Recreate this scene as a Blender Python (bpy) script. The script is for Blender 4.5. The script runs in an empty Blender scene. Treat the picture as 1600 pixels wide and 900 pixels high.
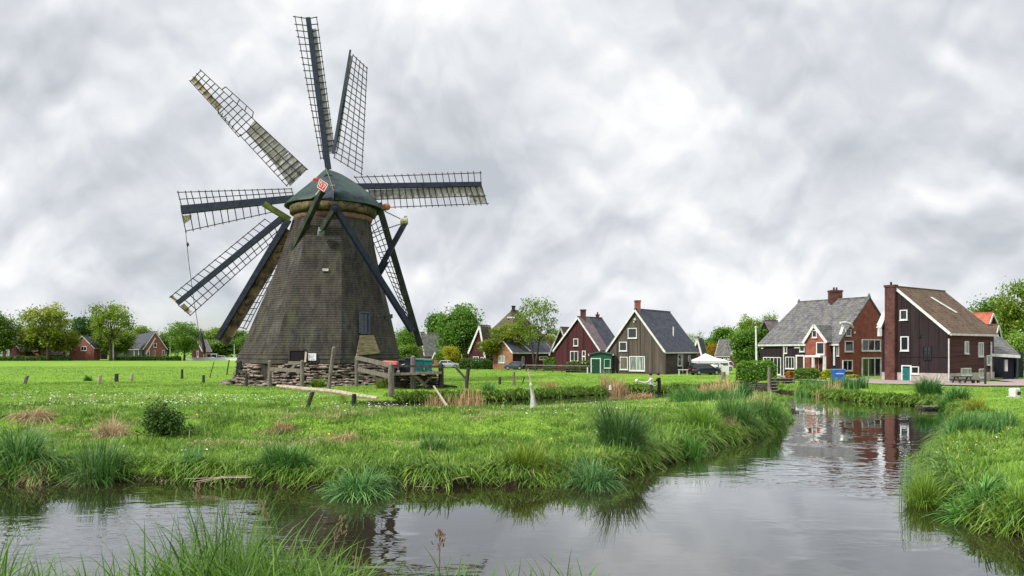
import bpy, bmesh, math, random
import numpy as np
from mathutils import Vector, Matrix
SC = bpy.context.scene
R = math.radians
HZ, F, CZ = 548.0, 1150.0, 4.0      # horizon row, focal length in photo pixels, eye height above the water

# ------------------------------------------------------------------ camera, sky, sun, exposure
cd = bpy.data.cameras.new('camera'); cam = bpy.data.objects.new('camera', cd); SC.collection.objects.link(cam)
cam.location = (0, 0, CZ); cam.rotation_euler = (R(90), 0, 0)
cd.sensor_width = 36; cd.lens = F / 1600 * 36; cd.shift_y = (HZ - 450) / 1600
cd.clip_start = .1; cd.clip_end = 9000
SC.camera = cam
SC.view_settings.view_transform = 'Standard'; SC.view_settings.look = 'None'; SC.view_settings.gamma = 1
SC.view_settings.exposure = 0.5
SUN_EL, SUN_AZ = R(42), R(-121)      # azimuth measured from +Y towards +X: behind the camera's left shoulder
sd = bpy.data.lights.new('sun', 'SUN'); sd.energy = 3.4; sd.angle = R(5); sd.color = (1, .96, .9)
so = bpy.data.objects.new('sun', sd); SC.collection.objects.link(so)
sdir = Vector((math.sin(SUN_AZ) * math.cos(SUN_EL), math.cos(SUN_AZ) * math.cos(SUN_EL), math.sin(SUN_EL)))
so.rotation_euler = sdir.to_track_quat('Z', 'Y').to_euler(); so.location = (-60, -60, 90)

class NT:
    def __init__(s, tree): s.t = tree
    def n(s, typ, **kw):
        o = s.t.nodes.new(typ)
        for k, v in kw.items():
            if k.startswith('i_'):
                key = k[2:]; key = int(key) if key.isdigit() else key.replace('_', ' ')
                sock = o.inputs[key]
                if hasattr(v, 'is_output') or isinstance(v, bpy.types.NodeSocket): s.t.links.new(v, sock)
                else: sock.default_value = v
            else: setattr(o, k, v)
        return o
    def math(s, op, a, b=0.0, c=0.0, clamp=False):
        o = s.t.nodes.new('ShaderNodeMath'); o.operation = op; o.use_clamp = clamp
        for i, v in enumerate((a, b, c)):
            if isinstance(v, bpy.types.NodeSocket): s.t.links.new(v, o.inputs[i])
            else: o.inputs[i].default_value = v
        return o.outputs[0]
    def rng(s, v, a, b, c=0.0, d=1.0, smooth=True):
        o = s.t.nodes.new('ShaderNodeMapRange'); o.interpolation_type = 'SMOOTHSTEP' if smooth else 'LINEAR'
        s.t.links.new(v, o.inputs[0])
        for i, x in enumerate((a, b, c, d)): o.inputs[i + 1].default_value = x
        return o.outputs[0]
    def ramp(s, v, stops):
        o = s.t.nodes.new('ShaderNodeValToRGB'); e = o.color_ramp.elements
        while len(e) < len(stops): e.new(.5)
        for el, (p, c) in zip(e, stops): el.position = p; el.color = (*c, 1)
        s.t.links.new(v, o.inputs[0]); return o.outputs[0]
    def mix(s, f, a, b, typ='MIX'):
        o = s.t.nodes.new('ShaderNodeMix'); o.data_type = 'RGBA'; o.blend_type = typ
        for i, v in ((0, f), (6, a), (7, b)):
            if isinstance(v, bpy.types.NodeSocket): s.t.links.new(v, o.inputs[i])
            else: o.inputs[i].default_value = v if i == 0 else (*v, 1)
        return o.outputs[2]
    def noise(s, vec, scale, detail=4, rough=.55, dist=0.0):
        o = s.t.nodes.new('ShaderNodeTexNoise'); o.inputs['Scale'].default_value = scale
        o.inputs['Detail'].default_value = detail; o.inputs['Roughness'].default_value = rough
        o.inputs['Distortion'].default_value = dist
        if vec is not None: s.t.links.new(vec, o.inputs['Vector'])
        return o.outputs[0]
    def vmul(s, vec, sc, off=(0, 0, 0)):
        o = s.t.nodes.new('ShaderNodeMapping'); s.t.links.new(vec, o.inputs[0])
        o.inputs['Scale'].default_value = sc; o.inputs['Location'].default_value = off
        return o.outputs[0]

W = bpy.data.worlds.new('World'); SC.world = W; W.use_nodes = True
wt = W.node_tree; wt.nodes.clear(); N = NT(wt)
out = N.n('ShaderNodeOutputWorld')
sky = N.n('ShaderNodeTexSky'); sky.sky_type = 'NISHITA'; sky.sun_disc = False
sky.sun_elevation = SUN_EL; sky.sun_rotation = SUN_AZ
bg1 = N.n('ShaderNodeBackground', i_Color=sky.outputs[0], i_Strength=.12)
tc = N.n('ShaderNodeTexCoord'); sep = N.n('ShaderNodeSeparateXYZ', i_0=tc.outputs['Generated'])
zc = N.math('ADD', N.math('MAXIMUM', sep.outputs[2], 0.0), 1.0)
px_ = N.math('DIVIDE', sep.outputs[0], zc); py_ = N.math('DIVIDE', sep.outputs[1], zc)
pl = N.n('ShaderNodeCombineXYZ', i_0=px_, i_1=py_, i_2=0.0).outputs[0]
pl2 = N.vmul(pl, (.974, .974, 1))                      # the same place a little nearer the zenith: tells cloud tops from undersides
def vor(p, sc, det):
    o = N.n('ShaderNodeTexVoronoi', i_Vector=p, i_Scale=sc, i_Detail=det, i_Roughness=.55, i_Lacunarity=2.1); o.voronoi_dimensions = '2D'; o.feature = 'F1'; o.normalize = True
    return o.outputs['Distance']
def puffs(p):
    wv = N.n('ShaderNodeTexNoise', i_Vector=p, i_Scale=2.6, i_Detail=5.0, i_Roughness=.55).outputs['Color']
    off = N.n('ShaderNodeVectorMath', operation='MULTIPLY_ADD'); N.t.links.new(wv, off.inputs[0]); off.inputs[1].default_value = (.34, .34, 0); N.t.links.new(N.vmul(p, (1, 1, 1), (2.2, 5.1, 0)), off.inputs[2])
    return N.math('ADD', N.math('MULTIPLY', N.math('SUBTRACT', 1.0, vor(off.outputs[0], 5.2, 2.0)), .60), N.math('MULTIPLY', N.noise(off.outputs[0], 3.9, 9, .57), .5))
pa, pb = puffs(pl), puffs(pl2)
big = N.noise(N.vmul(pl, (.9, 1.0, 1), (6.4, 1.9, 3)), 2.7, 5, .5, .3)
lit = N.math('MULTIPLY', N.math('SUBTRACT', pa, pb), 1.25)
sh = N.math('ADD', N.math('ADD', N.math('MULTIPLY', big, .9), N.math('MULTIPLY', pa, .31)), lit)
ccol = N.ramp(sh, [(.50, (.47, .50, .545)), (.63, (.60, .627, .668)), (.74, (.735, .752, .778)), (.88, (.92, .922, .928))])
hz = N.rng(sep.outputs[2], -.05, .07, 0, 1)
ccol = N.mix(hz, (.66, .69, .735), ccol)
boost = N.math('ADD', N.math('ADD', 1.0, N.rng(sep.outputs[2], .46, .95, 0, 1.1)), N.rng(sep.outputs[1], .3, -.6, 0, .55))
bg2 = N.n('ShaderNodeBackground', i_Color=ccol, i_Strength=N.math('MULTIPLY', boost, .82))
cov = N.rng(N.noise(N.vmul(pl, (.8, 1.1, 1), (11.3, 2.2, 8)), 1.6, 7, .55, .3), .33, .42, .55, 1.0)
ms = N.n('ShaderNodeMixShader', i_0=cov, i_1=bg1.outputs[0], i_2=bg2.outputs[0])
wt.links.new(ms.outputs[0], out.inputs[0])

# ------------------------------------------------------------------ helpers
def PX(px, py, Y):
    return Vector(((px - 800) / F * Y, Y, CZ + (HZ - py) / F * Y))
def GX(px, Y): return (px - 800) / F * Y
def YF(py, z=.8): return (CZ - z) * F / (py - HZ)

def MAT(name):
    m = bpy.data.materials.new(name); m.use_nodes = True; t = m.node_tree
    b = t.nodes['Principled BSDF']; return m, NT(t), b
def mat(name, c1, c2=None, scale=(1, 1, 1), ns=4.0, rough=.85, bump=0.0, spec=.25, stops=(.35, .65), stain=None, metal=0.0, bscale=None):
    m, N, b = MAT(name)
    b.inputs['Roughness'].default_value = rough; b.inputs['Specular IOR Level'].default_value = spec
    b.inputs['Metallic'].default_value = metal
    if c2 is None: b.inputs['Base Color'].default_value = (*c1, 1); return m
    tc = N.n('ShaderNodeTexCoord').outputs['Object']
    v = N.vmul(tc, scale); f = N.noise(v, ns, 6, .6)
    col = N.ramp(f, [(stops[0], c1), (stops[1], c2)])
    if stain:
        col = N.mix(N.rng(N.noise(tc, stain[1], 5, .65), stain[2], stain[3]), col, stain[0])
    N.t.links.new(col, b.inputs['Base Color'])
    if bump:
        bn = N.n('ShaderNodeBump', i_Height=f, i_Distance=bump); bn.inputs['Strength'].default_value = .8
        N.t.links.new(bn.outputs[0], b.inputs['Normal'])
    return m

def leafmat(name, dark, midc, light, trans=.3, rough=.55, objcol=True, spec=.25):
    m, N, b = MAT(name)
    a = N.n('ShaderNodeAttribute', attribute_name='tint').outputs['Fac']
    col = N.ramp(a, [(0, dark), (.5, midc), (1, light)])
    if objcol:
        oi = N.n('ShaderNodeObjectInfo'); col = N.mix(1.0, col, oi.outputs['Color'], 'MULTIPLY')
    N.t.links.new(col, b.inputs['Base Color'])
    b.inputs['Roughness'].default_value = rough; b.inputs['Specular IOR Level'].default_value = spec
    tr = N.n('ShaderNodeBsdfTranslucent', i_Color=col)
    ms = N.n('ShaderNodeMixShader', i_0=trans, i_1=b.outputs[0], i_2=tr.outputs[0])
    N.t.links.new(ms.outputs[0], N.t.nodes['Material Output'].inputs[0])
    return m

def tag(o, label=None, cat=None, group=None, kind=None):
    if label: o['label'] = label
    if cat: o['category'] = cat
    if group: o['group'] = group
    if kind: o['kind'] = kind
    return o
def link(o): SC.collection.objects.link(o); return o
def thing(name, loc, label, cat, group=None):
    o = link(bpy.data.objects.new(name, None)); o.location = loc; o.empty_display_size = .3
    return tag(o, label, cat, group)
def origin(o):
    v = Vector((0, 0, 0))
    while o is not None: v += o.location; o = o.parent
    return v
def copy_tree(o, parent=None):
    c = o.copy(); link(c); c.parent = parent
    for ch in list(o.children): copy_tree(ch, c)
    return c

class MB:
    def __init__(s): s.v = []; s.f = []; s.m = []; s.uv = None
    def add(s, vs, fs, mi=0):
        b = len(s.v); s.v += [tuple(v) for v in vs]; s.f += [tuple(b + i for i in f) for f in fs]; s.m += [mi] * len(fs); return s
    def box(s, c, size, rot=None, mi=0):
        hx, hy, hz = (x / 2 for x in size)
        vs = [Vector((x, y, z)) for z in (-hz, hz) for x, y in ((-hx, -hy), (hx, -hy), (hx, hy), (-hx, hy))]
        if rot is not None: vs = [rot @ v for v in vs]
        c = Vector(c)
        return s.add([c + v for v in vs], [(3, 2, 1, 0), (4, 5, 6, 7), (0, 1, 5, 4), (1, 2, 6, 5), (2, 3, 7, 6), (3, 0, 4, 7)], mi)
    def bar(s, p0, p1, w, h=None, up=(0, 0, 1), w1=None, h1=None, mi=0):
        p0, p1 = Vector(p0), Vector(p1); h = w if h is None else h; w1 = w if w1 is None else w1; h1 = h if h1 is None else h1
        d = (p1 - p0).normalized(); up = Vector(up)
        if abs(d.dot(up)) > .98: up = Vector((0, 1, 0)) if abs(d.y) < .9 else Vector((1, 0, 0))
        a = d.cross(up).normalized(); b = a.cross(d)
        vs = []
        for p, ww, hh in ((p0, w, h), (p1, w1, h1)):
            vs += [p - a * ww / 2 - b * hh / 2, p + a * ww / 2 - b * hh / 2, p + a * ww / 2 + b * hh / 2, p - a * ww / 2 + b * hh / 2]
        return s.add(vs, [(3, 2, 1, 0), (4, 5, 6, 7), (0, 1, 5, 4), (1, 2, 6, 5), (2, 3, 7, 6), (3, 0, 4, 7)], mi)
    def tube(s, pts, rad, n=8, mi=0, cap=True):
        pts = [Vector(p) for p in pts]; rad = rad if isinstance(rad, (list, tuple)) else [rad] * len(pts)
        vs = []; a = None
        for i, p in enumerate(pts):
            d = (pts[min(i + 1, len(pts) - 1)] - pts[max(i - 1, 0)]).normalized()
            if a is None:
                a = d.cross(Vector((0, 0, 1)) if abs(d.z) < .9 else Vector((1, 0, 0))).normalized()
            a = (a - d * a.dot(d)).normalized(); b = d.cross(a)
            vs += [p + (a * math.cos(2 * math.pi * k / n) + b * math.sin(2 * math.pi * k / n)) * rad[i] for k in range(n)]
        fs = [(i * n + k, i * n + (k + 1) % n, (i + 1) * n + (k + 1) % n, (i + 1) * n + k) for i in range(len(pts) - 1) for k in range(n)]
        if cap: fs += [tuple(range(n))[::-1], tuple((len(pts) - 1) * n + k for k in range(n))]
        return s.add(vs, fs, mi)
    def slab(s, pts, th, mi=0, n=None):
        """polygon pts thickened by th along its normal (or n)"""
        pts = [Vector(p) for p in pts]
        if n is None: n = (pts[1] - pts[0]).cross(pts[2] - pts[0]).normalized()
        k = len(pts); vs = pts + [p + Vector(n) * th for p in pts]
        fs = [tuple(range(k))[::-1], tuple(k + i for i in range(k))] + [(i, (i + 1) % k, k + (i + 1) % k, k + i) for i in range(k)]
        return s.add(vs, fs, mi)
    def lathe(s, c, prof, n=20, mi=0):
        c = Vector(c); vs = []
        for r, z in prof: vs += [c + Vector((r * math.cos(2 * math.pi * k / n), r * math.sin(2 * math.pi * k / n), z)) for k in range(n)]
        fs = [(i * n + k, i * n + (k + 1) % n, (i + 1) * n + (k + 1) % n, (i + 1) * n + k) for i in range(len(prof) - 1) for k in range(n)]
        return s.add(vs, fs + [tuple(range(n))[::-1], tuple((len(prof) - 1) * n + k for k in range(n))], mi)
    def build(s, name, mats, parent=None, smooth=False, bevel=0.0):
        o0 = origin(parent) if parent is not None else Vector((0, 0, 0))
        me = bpy.data.meshes.new(name)
        loc = Vector((0, 0, 0))
        if parent is None and s.v:
            a = np.array(s.v); loc = Vector(((a[:, 0].min() + a[:, 0].max()) / 2, (a[:, 1].min() + a[:, 1].max()) / 2, a[:, 2].min())); o0 = loc
        me.from_pydata([(v[0] - o0.x, v[1] - o0.y, v[2] - o0.z) for v in s.v], [], s.f)
        mats = mats if isinstance(mats, (list, tuple)) else [mats]
        for m in mats: me.materials.append(m)
        if len(mats) > 1: me.polygons.foreach_set('material_index', s.m)
        if s.uv is not None:
            ul = me.uv_layers.new(name='UVMap'); ul.data.foreach_set('uv', np.array(s.uv, dtype=np.float32).ravel())
        bm = bmesh.new(); bm.from_mesh(me)
        if s.uv is None: bmesh.ops.recalc_face_normals(bm, faces=bm.faces)
        bm.to_mesh(me); bm.free()
        if smooth: me.polygons.foreach_set('use_smooth', [True] * len(me.polygons))
        o = link(bpy.data.objects.new(name, me)); o.location = loc; o.parent = parent
        if bevel:
            bv = o.modifiers.new('bevel', 'BEVEL'); bv.width = bevel; bv.segments = 2; bv.limit_method = 'ANGLE'
        return o

def np_mesh(name, verts, quads, tint, material, parent=None, loc=(0, 0, 0)):
    me = bpy.data.meshes.new(name)
    nv, nq = len(verts), len(quads)
    me.vertices.add(nv); me.vertices.foreach_set('co', verts.astype(np.float32).ravel())
    me.loops.add(nq * 4); me.loops.foreach_set('vertex_index', quads.astype(np.int32).ravel())
    me.polygons.add(nq); me.polygons.foreach_set('loop_start', np.arange(0, nq * 4, 4, dtype=np.int32))
    me.update(calc_edges=True)
    at = me.attributes.new('tint', 'FLOAT', 'POINT'); at.data.foreach_set('value', tint.astype(np.float32))
    me.materials.append(material)
    o = link(bpy.data.objects.new(name, me)); o.location = loc; o.parent = parent
    return o

def blade_arrays(pos, length, width, az, lean, tint, segs=3, rng=None, droop=0.0):
    """curved grass blades as quads; returns verts, quads, tint"""
    n = len(pos); d = np.stack([np.cos(az), np.sin(az), np.zeros(n)], 1)
    rng = rng or np.random.default_rng(1)
    sa = az + np.pi / 2 + rng.normal(0, .6, n); side = np.stack([np.cos(sa), np.sin(sa), np.zeros(n)], 1)
    V = np.zeros((n, segs + 1, 2, 3))
    for i in range(segs + 1):
        t = i / segs
        h = length * (t * np.cos(lean * .6) - droop * lean * t ** 2.5 * .75); o = length * lean * (.25 * t + .75 * t ** 2) * .8
        c = pos + d * o[:, None]; c[:, 2] += h
        w = width * (1 - t) ** .6 * (.75 + .5 * t) if i < segs else width * .06
        V[:, i, 0] = c - side * (w / 2)[:, None]; V[:, i, 1] = c + side * (w / 2)[:, None]
    base = (np.arange(n) * (segs + 1) * 2)[:, None]
    q = np.concatenate([base + np.array([[2 * i, 2 * i + 1, 2 * i + 3, 2 * i + 2]]) for i in range(segs)], 1).reshape(-1, 4)
    return V.reshape(-1, 3), q, np.repeat(tint, (segs + 1) * 2)

def leaf_arrays(cen, size, tint, rng, up=.4):
    n = len(cen); nr = rng.normal(0, 1, (n, 3)); nr[:, 2] = np.abs(nr[:, 2]) + up; nr /= np.linalg.norm(nr, axis=1)[:, None]
    r = rng.normal(0, 1, (n, 3)); a = np.cross(nr, r); a /= np.linalg.norm(a, axis=1)[:, None]; b = np.cross(nr, a)
    s = size[:, None] if np.ndim(size) else size
    V = np.stack([cen - a * s * .5, cen + b * s * .32 + nr * s * .08, cen + a * s * .5, cen - b * s * .32 + nr * s * .08], 1).reshape(-1, 3)
    return V, np.arange(n * 4).reshape(-1, 4), np.repeat(tint, 4)

# ------------------------------------------------------------------ ground: water outline, heights
WATER = np.array([(-90, 25), (-40, 23.2), (-15.5, 22.2), (-11, 22.6), (-7.7, 22.0), (-5.5, 21.1), (-3.5, 21.7), (-1.9, 21.6), (1.9, 22.0), (3.4, 23.2), (4.9, 25.4), (6.4, 27.4), (8.4, 30.0),
    (11, 33.5), (13.7, 37.1), (16.0, 42), (17.6, 47), (19.6, 55), (21.6, 61), (23, 64), (22.6, 73.5), (21, 80), (23.5, 81), (25.5, 74), (26.4, 68.7), (26.6, 62), (27.4, 57.5), (29.6, 54.1), (29.3, 50), (26.9, 44.2),
    (22, 36.5), (17.8, 30.3), (13.2, 23.6), (10.9, 19), (10.6, 16.7), (11.3, 15.4), (14, 14.6), (30, 14), (90, 14), (90, 9.6), (14, 9.8), (6, 10.4), (-4, 10.0), (-14, 10.6), (-40, 10), (-90, 10)], float)
DITCH = np.array([(-9, 54), (-6.7, 52), (-1.8, 52.4), (2.9, 54.6), (6.7, 58.6), (10.5, 61.6), (14.4, 62.4), (23.2, 64.2), (22.6, 71.5), (16, 70.8), (9.7, 68.6), (5.7, 64.6), (-2, 58.4), (-8.3, 57)], float)
def poly_sd(x, y, P):
    d = np.full(x.shape, 1e9); ins = np.zeros(x.shape, bool)
    for (ax, ay), (bx, by) in zip(P, np.roll(P, -1, 0)):
        ex, ey = bx - ax, by - ay; L = ex * ex + ey * ey
        t = np.clip(((x - ax) * ex + (y - ay) * ey) / L, 0, 1)
        d = np.minimum(d, np.hypot(x - ax - t * ex, y - ay - t * ey))
        c = (ay > y) != (by > y)
        ins ^= c & (x < ex * (y - ay) / (by - ay + 1e-12) + ax)
    return np.where(ins, -d, d)
def vnoise(x, y, s, seed):
    """cheap smooth value noise"""
    x = x * s + seed * 17.3; y = y * s - seed * 9.1
    xi, yi = np.floor(x), np.floor(y); fx, fy = x - xi, y - yi; fx = fx * fx * (3 - 2 * fx); fy = fy * fy * (3 - 2 * fy)
    h = lambda a, b: np.modf(np.abs(np.sin(a * 127.1 + b * 311.7 + seed * 74.7) * 43758.5453))[0]
    return (h(xi, yi) * (1 - fx) + h(xi + 1, yi) * fx) * (1 - fy) + (h(xi, yi + 1) * (1 - fx) + h(xi + 1, yi + 1) * fx) * fy - .5
def sst(a, b, x): t = np.clip((x - a) / (b - a), 0, 1); return t * t * (3 - 2 * t)
def wsd(x, y):
    w = vnoise(x, y, .9, 3) * .5 + vnoise(x, y, 2.3, 5) * .22
    return np.minimum(poly_sd(x, y, WATER), poly_sd(x, y, DITCH)) + w * sst(150, 90, y)
def ground_z(x, y, sd=None):
    x = np.asarray(x, float); y = np.asarray(y, float)
    if sd is None: sd = wsd(x, y)
    top = .8 + .22 * sst(6, 0, x) * sst(52, 42, y) + .10 * vnoise(x, y, .25, 1) * sst(6, 16, y) * sst(70, 55, y) + .06 * vnoise(x, y, .9, 2) * sst(70, 30, y)
    ledge = .48 + .16 * vnoise(x, y, .5, 4)
    lf = sst(6, 0, x - 1) * sst(29.5, 33.0, y + 1.3 * vnoise(x, y, .3, 6) * 2) + (1 - sst(6, 0, x - 1))
    hh = ledge * (1 - lf) + top * lf
    hh = np.where((y > 14) & (sd > 0), np.minimum(hh, .46 * sst(0, .35, sd) + .12 * np.minimum(sd, 1.0) + .55 * sst(.8, 4.5, sd)), hh)
    dd = poly_sd(x, y, DITCH); south = (y < np.interp(x, [-9, -2, 3, 7, 11, 23], [55.5, 55.5, 60, 62, 66, 68])) & (x > -12) & (x < 23) & (y > 36)
    hh = np.where(south & (sd > 0), np.minimum(hh, .05 + .055 * np.maximum(dd, 0)), hh)
    near = 2.15 * sst(10.0, 4.6, y) * (1 - .75 * sst(.6, 2.2, x)) + .08 * vnoise(x, y, .7, 8) * sst(9.5, 7, y)
    hh = np.where(y < 12, np.where(sd > 0, np.maximum(near * sst(0, .5, sd), .3 * sst(0, .4, sd)), hh), hh)
    return np.where(sd < 0, -np.minimum(.7, -sd * .9), hh)
def gz(x, y): return float(ground_z(np.array([x]), np.array([y]))[0])

def axis(lo, hi, step, far, g=1.18):
    a = list(np.arange(lo, hi + 1e-6, step)); s = step; v = a[-1]
    while v < far: s *= g; v += s; a.append(v)
    s = step; v = a[0]; b = []
    while v > -far: s *= g; v -= s; b.append(v)
    return np.array(b[::-1] + a)
gx = axis(-27, 34, .3, 4200); gy = axis(9, 76, .3, 5200); gy = gy[gy > -60]
XX, YY = np.meshgrid(gx, gy); sdg = wsd(XX, YY); ZZ = ground_z(XX, YY, sdg)
ii = np.arange(len(gy) * len(gx)).reshape(len(gy), len(gx))
quads = np.stack([ii[:-1, :-1], ii[:-1, 1:], ii[1:, 1:], ii[1:, :-1]], -1).reshape(-1, 4)

m, N, b = MAT('meadow')
pos = N.n('ShaderNodeNewGeometry').outputs['Position']; sp = N.n('ShaderNodeSeparateXYZ', i_0=pos)
n1 = N.noise(pos, .16, 5, .6); n2 = N.noise(pos, 1.3, 6, .65); n3 = N.noise(N.vmul(pos, (3, 1.2, 3)), 3.0, 5, .7)
g1 = N.ramp(n2, [(.3, (.085, .17, .016)), (.5, (.145, .265, .028)), (.72, (.22, .35, .05))])
g1 = N.mix(N.rng(n1, .42, .62, 0, .75), g1, (.185, .32, .03))
g1 = N.mix(N.rng(n3, .52, .75, 0, .65), g1, (.05, .115, .012))
g1 = N.mix(N.rng(N.noise(pos, .55, 6, .7), .62, .72, 0, .5), g1, (.26, .27, .09))
wear = N.rng(N.noise(N.vmul(pos, (.35, 1.5, 1), (3, 8, 0)), .22, 6, .68), .60, .70, 0, .55); g1 = N.mix(wear, g1, (.20, .20, .075))
farf = N.rng(sp.outputs[1], 70, 130, 0, .85)
g1 = N.mix(farf, g1, N.ramp(N.noise(N.vmul(pos, (1, .3, 1)), .25, 6, .65), [(.3, (.115, .225, .02)), (.5, (.155, .265, .034)), (.7, (.20, .305, .045))]))
soil = N.ramp(N.noise(pos, 6, 5, .7), [(.3, (.010, .008, .005)), (.7, (.036, .027, .016))])
zz = N.math('ADD', sp.outputs[2], N.math('MULTIPLY', N.math('SUBTRACT', n2, .5), .25))
g1 = N.mix(N.rng(zz, .16, .34, 1, 0), g1, soil)
N.t.links.new(g1, b.inputs['Base Color']); b.inputs['Roughness'].default_value = .95; b.inputs['Specular IOR Level'].default_value = .1
bh = N.math('ADD', N.math('MULTIPLY', n3, .10), N.math('MULTIPLY', n2, .25))
bn = N.n('ShaderNodeBump', i_Height=bh, i_Distance=1.0); bn.inputs['Strength'].default_value = .7; N.t.links.new(bn.outputs[0], b.inputs['Normal'])
M_meadow = m
go = np_mesh('meadow_ground', np.stack([XX, YY, ZZ], -1).reshape(-1, 3), quads, np.zeros(XX.size), M_meadow)
go.data.polygons.foreach_set('use_smooth', [True] * len(go.data.polygons)); tag(go, kind='structure')

# water sheet
m, N, b = MAT('canal_water')
pos = N.n('ShaderNodeNewGeometry').outputs['Position']
N.t.nodes.remove(b)
calm = N.rng(N.noise(N.vmul(pos, (.10, .16, 1), (2.2, .6, 0)), 1.0, 3, .5), .44, .60, .10, 1)
w1 = N.noise(N.vmul(pos, (.95, 1.9, 1)), 1.0, 1.2, .5, .5); w2 = N.noise(N.vmul(pos, (3.2, 5.2, 1)), 1.0, 1, .5, .4); w3 = N.noise(N.vmul(pos, (.3, .6, 1)), 1.0, 1, .5)
gust = N.rng(N.noise(N.vmul(pos, (.22, .30, 1), (5, 3.1, 0)), 1.0, 3, .5), .45, .60, .25, 1)
hh = N.math('MULTIPLY', N.math('ADD', N.math('ADD', N.math('MULTIPLY', w1, .019), N.math('MULTIPLY', N.math('MULTIPLY', w2, gust), .012)), N.math('MULTIPLY', w3, .004)), calm)
bn = N.n('ShaderNodeBump', i_Height=hh, i_Distance=1.0); bn.inputs['Strength'].default_value = 1.0
murk = N.n('ShaderNodeBsdfDiffuse', i_Color=N.ramp(N.noise(pos, .3, 4), [(.3, (.016, .012, .006)), (.7, (.030, .022, .011))]))
gl = N.n('ShaderNodeBsdfGlossy', i_Color=(.94, .97, 1, 1), i_Roughness=.02, i_Normal=bn.outputs[0])
fr = N.n('ShaderNodeFresnel', i_IOR=1.55, i_Normal=bn.outputs[0])
ms = N.n('ShaderNodeMixShader', i_0=N.math('MINIMUM', N.math('MULTIPLY_ADD', fr.outputs[0], 1.5, .02), .96), i_1=murk.outputs[0], i_2=gl.outputs[0])
N.t.links.new(ms.outputs[0], N.t.nodes['Material Output'].inputs[0])
M_water = m
wb = MB(); wb.add([(-95, 5, 0), (95, 5, 0), (95, 90, 0), (-95, 90, 0)], [(0, 1, 2, 3)])
tag(wb.build('canal_water', M_water), kind='structure')

# ------------------------------------------------------------------ materials for built things
M_navy = mat('tarred_navy_wood', (.006, .009, .018), (.016, .024, .044), (1, 1, 1), 2.5, .55, stain=((.09, .085, .07), 6, .62, .8))
M_black = mat('tarred_black_wood', (.006, .007, .009), (.02, .022, .024), (1, 1, .3), 3, .6)
M_blackgreen = mat('algae_black_wood', (.008, .011, .010), (.035, .042, .022), (1, 1, .4), 2, .7)
M_lath = mat('weathered_lath', (.016, .013, .011), (.05, .04, .03), (1, 1, 1), 2, .8)
M_sailboard = mat('grey_sail_board', (.16, .15, .135), (.38, .37, .35), (2.2, 1, .6), 1.6, .8, stain=((.10, .085, .06), 1.7, .5, .7))
M_tanboard = mat('tan_sail_board', (.22, .17, .09), (.45, .39, .26), (1, 1, 1), 1.3, .8, stain=((.08, .06, .035), 2.2, .5, .66))
M_brownboard = mat('brown_sail_board', (.05, .034, .018), (.17, .115, .055), (1, 1, 1), 1.0, .8, stain=((.02, .016, .012), 1.6, .46, .6))
M_capl = mat('cap_green_cloth', (.007, .021, .018), (.022, .050, .039), (1, 1, 1), .7, .55, stain=((.004, .007, .018), .45, .50, .62))
M_ring = mat('curb_timber', (.045, .034, .016), (.15, .115, .052), (1, 1, .5), 1.6, .85, stain=((.02, .016, .012), 2.5, .5, .62))
M_redring = mat('red_brick_ring', (.10, .05, .035), (.20, .11, .08), (1, 1, 1), 2, .85)
M_stone = mat('rubble_stone', (.075, .057, .044), (.30, .25, .20), (1, 1, 1), 1.7, .9, bump=.03, stain=((.02, .016, .013), 3.1, .52, .66))
M_dark = mat('painted_inner_shade', (.006, .005, .005), rough=.95)  # flat black: shade inside hatch and doorway put in as colour
M_white = mat('white_paint', (.46, .46, .44), (.62, .62, .60), (1, 1, 1), 2.0, .5, stain=((.45, .44, .40), 3, .66, .8))
M_offwhite = mat('weathered_white', (.38, .38, .35), (.55, .55, .52), (1, 1, 1), 3.0, .6)
M_greywood = mat('grey_weathered_wood', (.070, .060, .048), (.20, .175, .145), (6, 6, .6), 2.0, .9, bump=.01, stain=((.09, .10, .05), 2.4, .55, .75))
M_darkwood = mat('dark_wet_wood', (.016, .014, .012), (.06, .052, .042), (5, 5, .6), 2.0, .85)
M_palewood = mat('pale_dry_wood', (.22, .18, .125), (.42, .36, .27), (1, 1, 1), 3.0, .85)
M_redpaint = mat('red_sign_paint', (.55, .035, .04), (.68, .06, .06), (1, 1, 1), 3, .5)
M_redcloth = mat('faded_red_cloth', (.40, .075, .065), (.58, .16, .14), (1, 1, 1), 4, .8)
M_teal = mat('teal_plastic', (.006, .09, .085), (.012, .14, .125), (1, 1, 1), 3, .5)
M_metal = mat('grey_metal', (.25, .26, .28), (.42, .43, .45), (1, 1, 1), 5, .4, metal=.6)
M_bluefr = mat('slate_blue_frame', (.022, .032, .05), (.045, .06, .085), (1, 1, 1), 5, .5)
M_rope = mat('rope_fibre', (.05, .045, .04), (.12, .11, .10), (1, 1, 1), 5, .9)
m, N, b = MAT('window_glass'); b.inputs['Base Color'].default_value = (.012, .015, .018, 1); b.inputs['Roughness'].default_value = .06; b.inputs['Specular IOR Level'].default_value = .6; M_glass = m
m, N, b = MAT('curtained_glass'); tcv = N.n('ShaderNodeTexCoord').outputs['Object']
N.t.links.new(N.ramp(N.noise(N.vmul(tcv, (4, 4, .3)), 1.6, 3), [(.38, (.05, .06, .055)), (.62, (.30, .34, .31))]), b.inputs['Base Color']); b.inputs['Roughness'].default_value = .12; M_glassc = m
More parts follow.
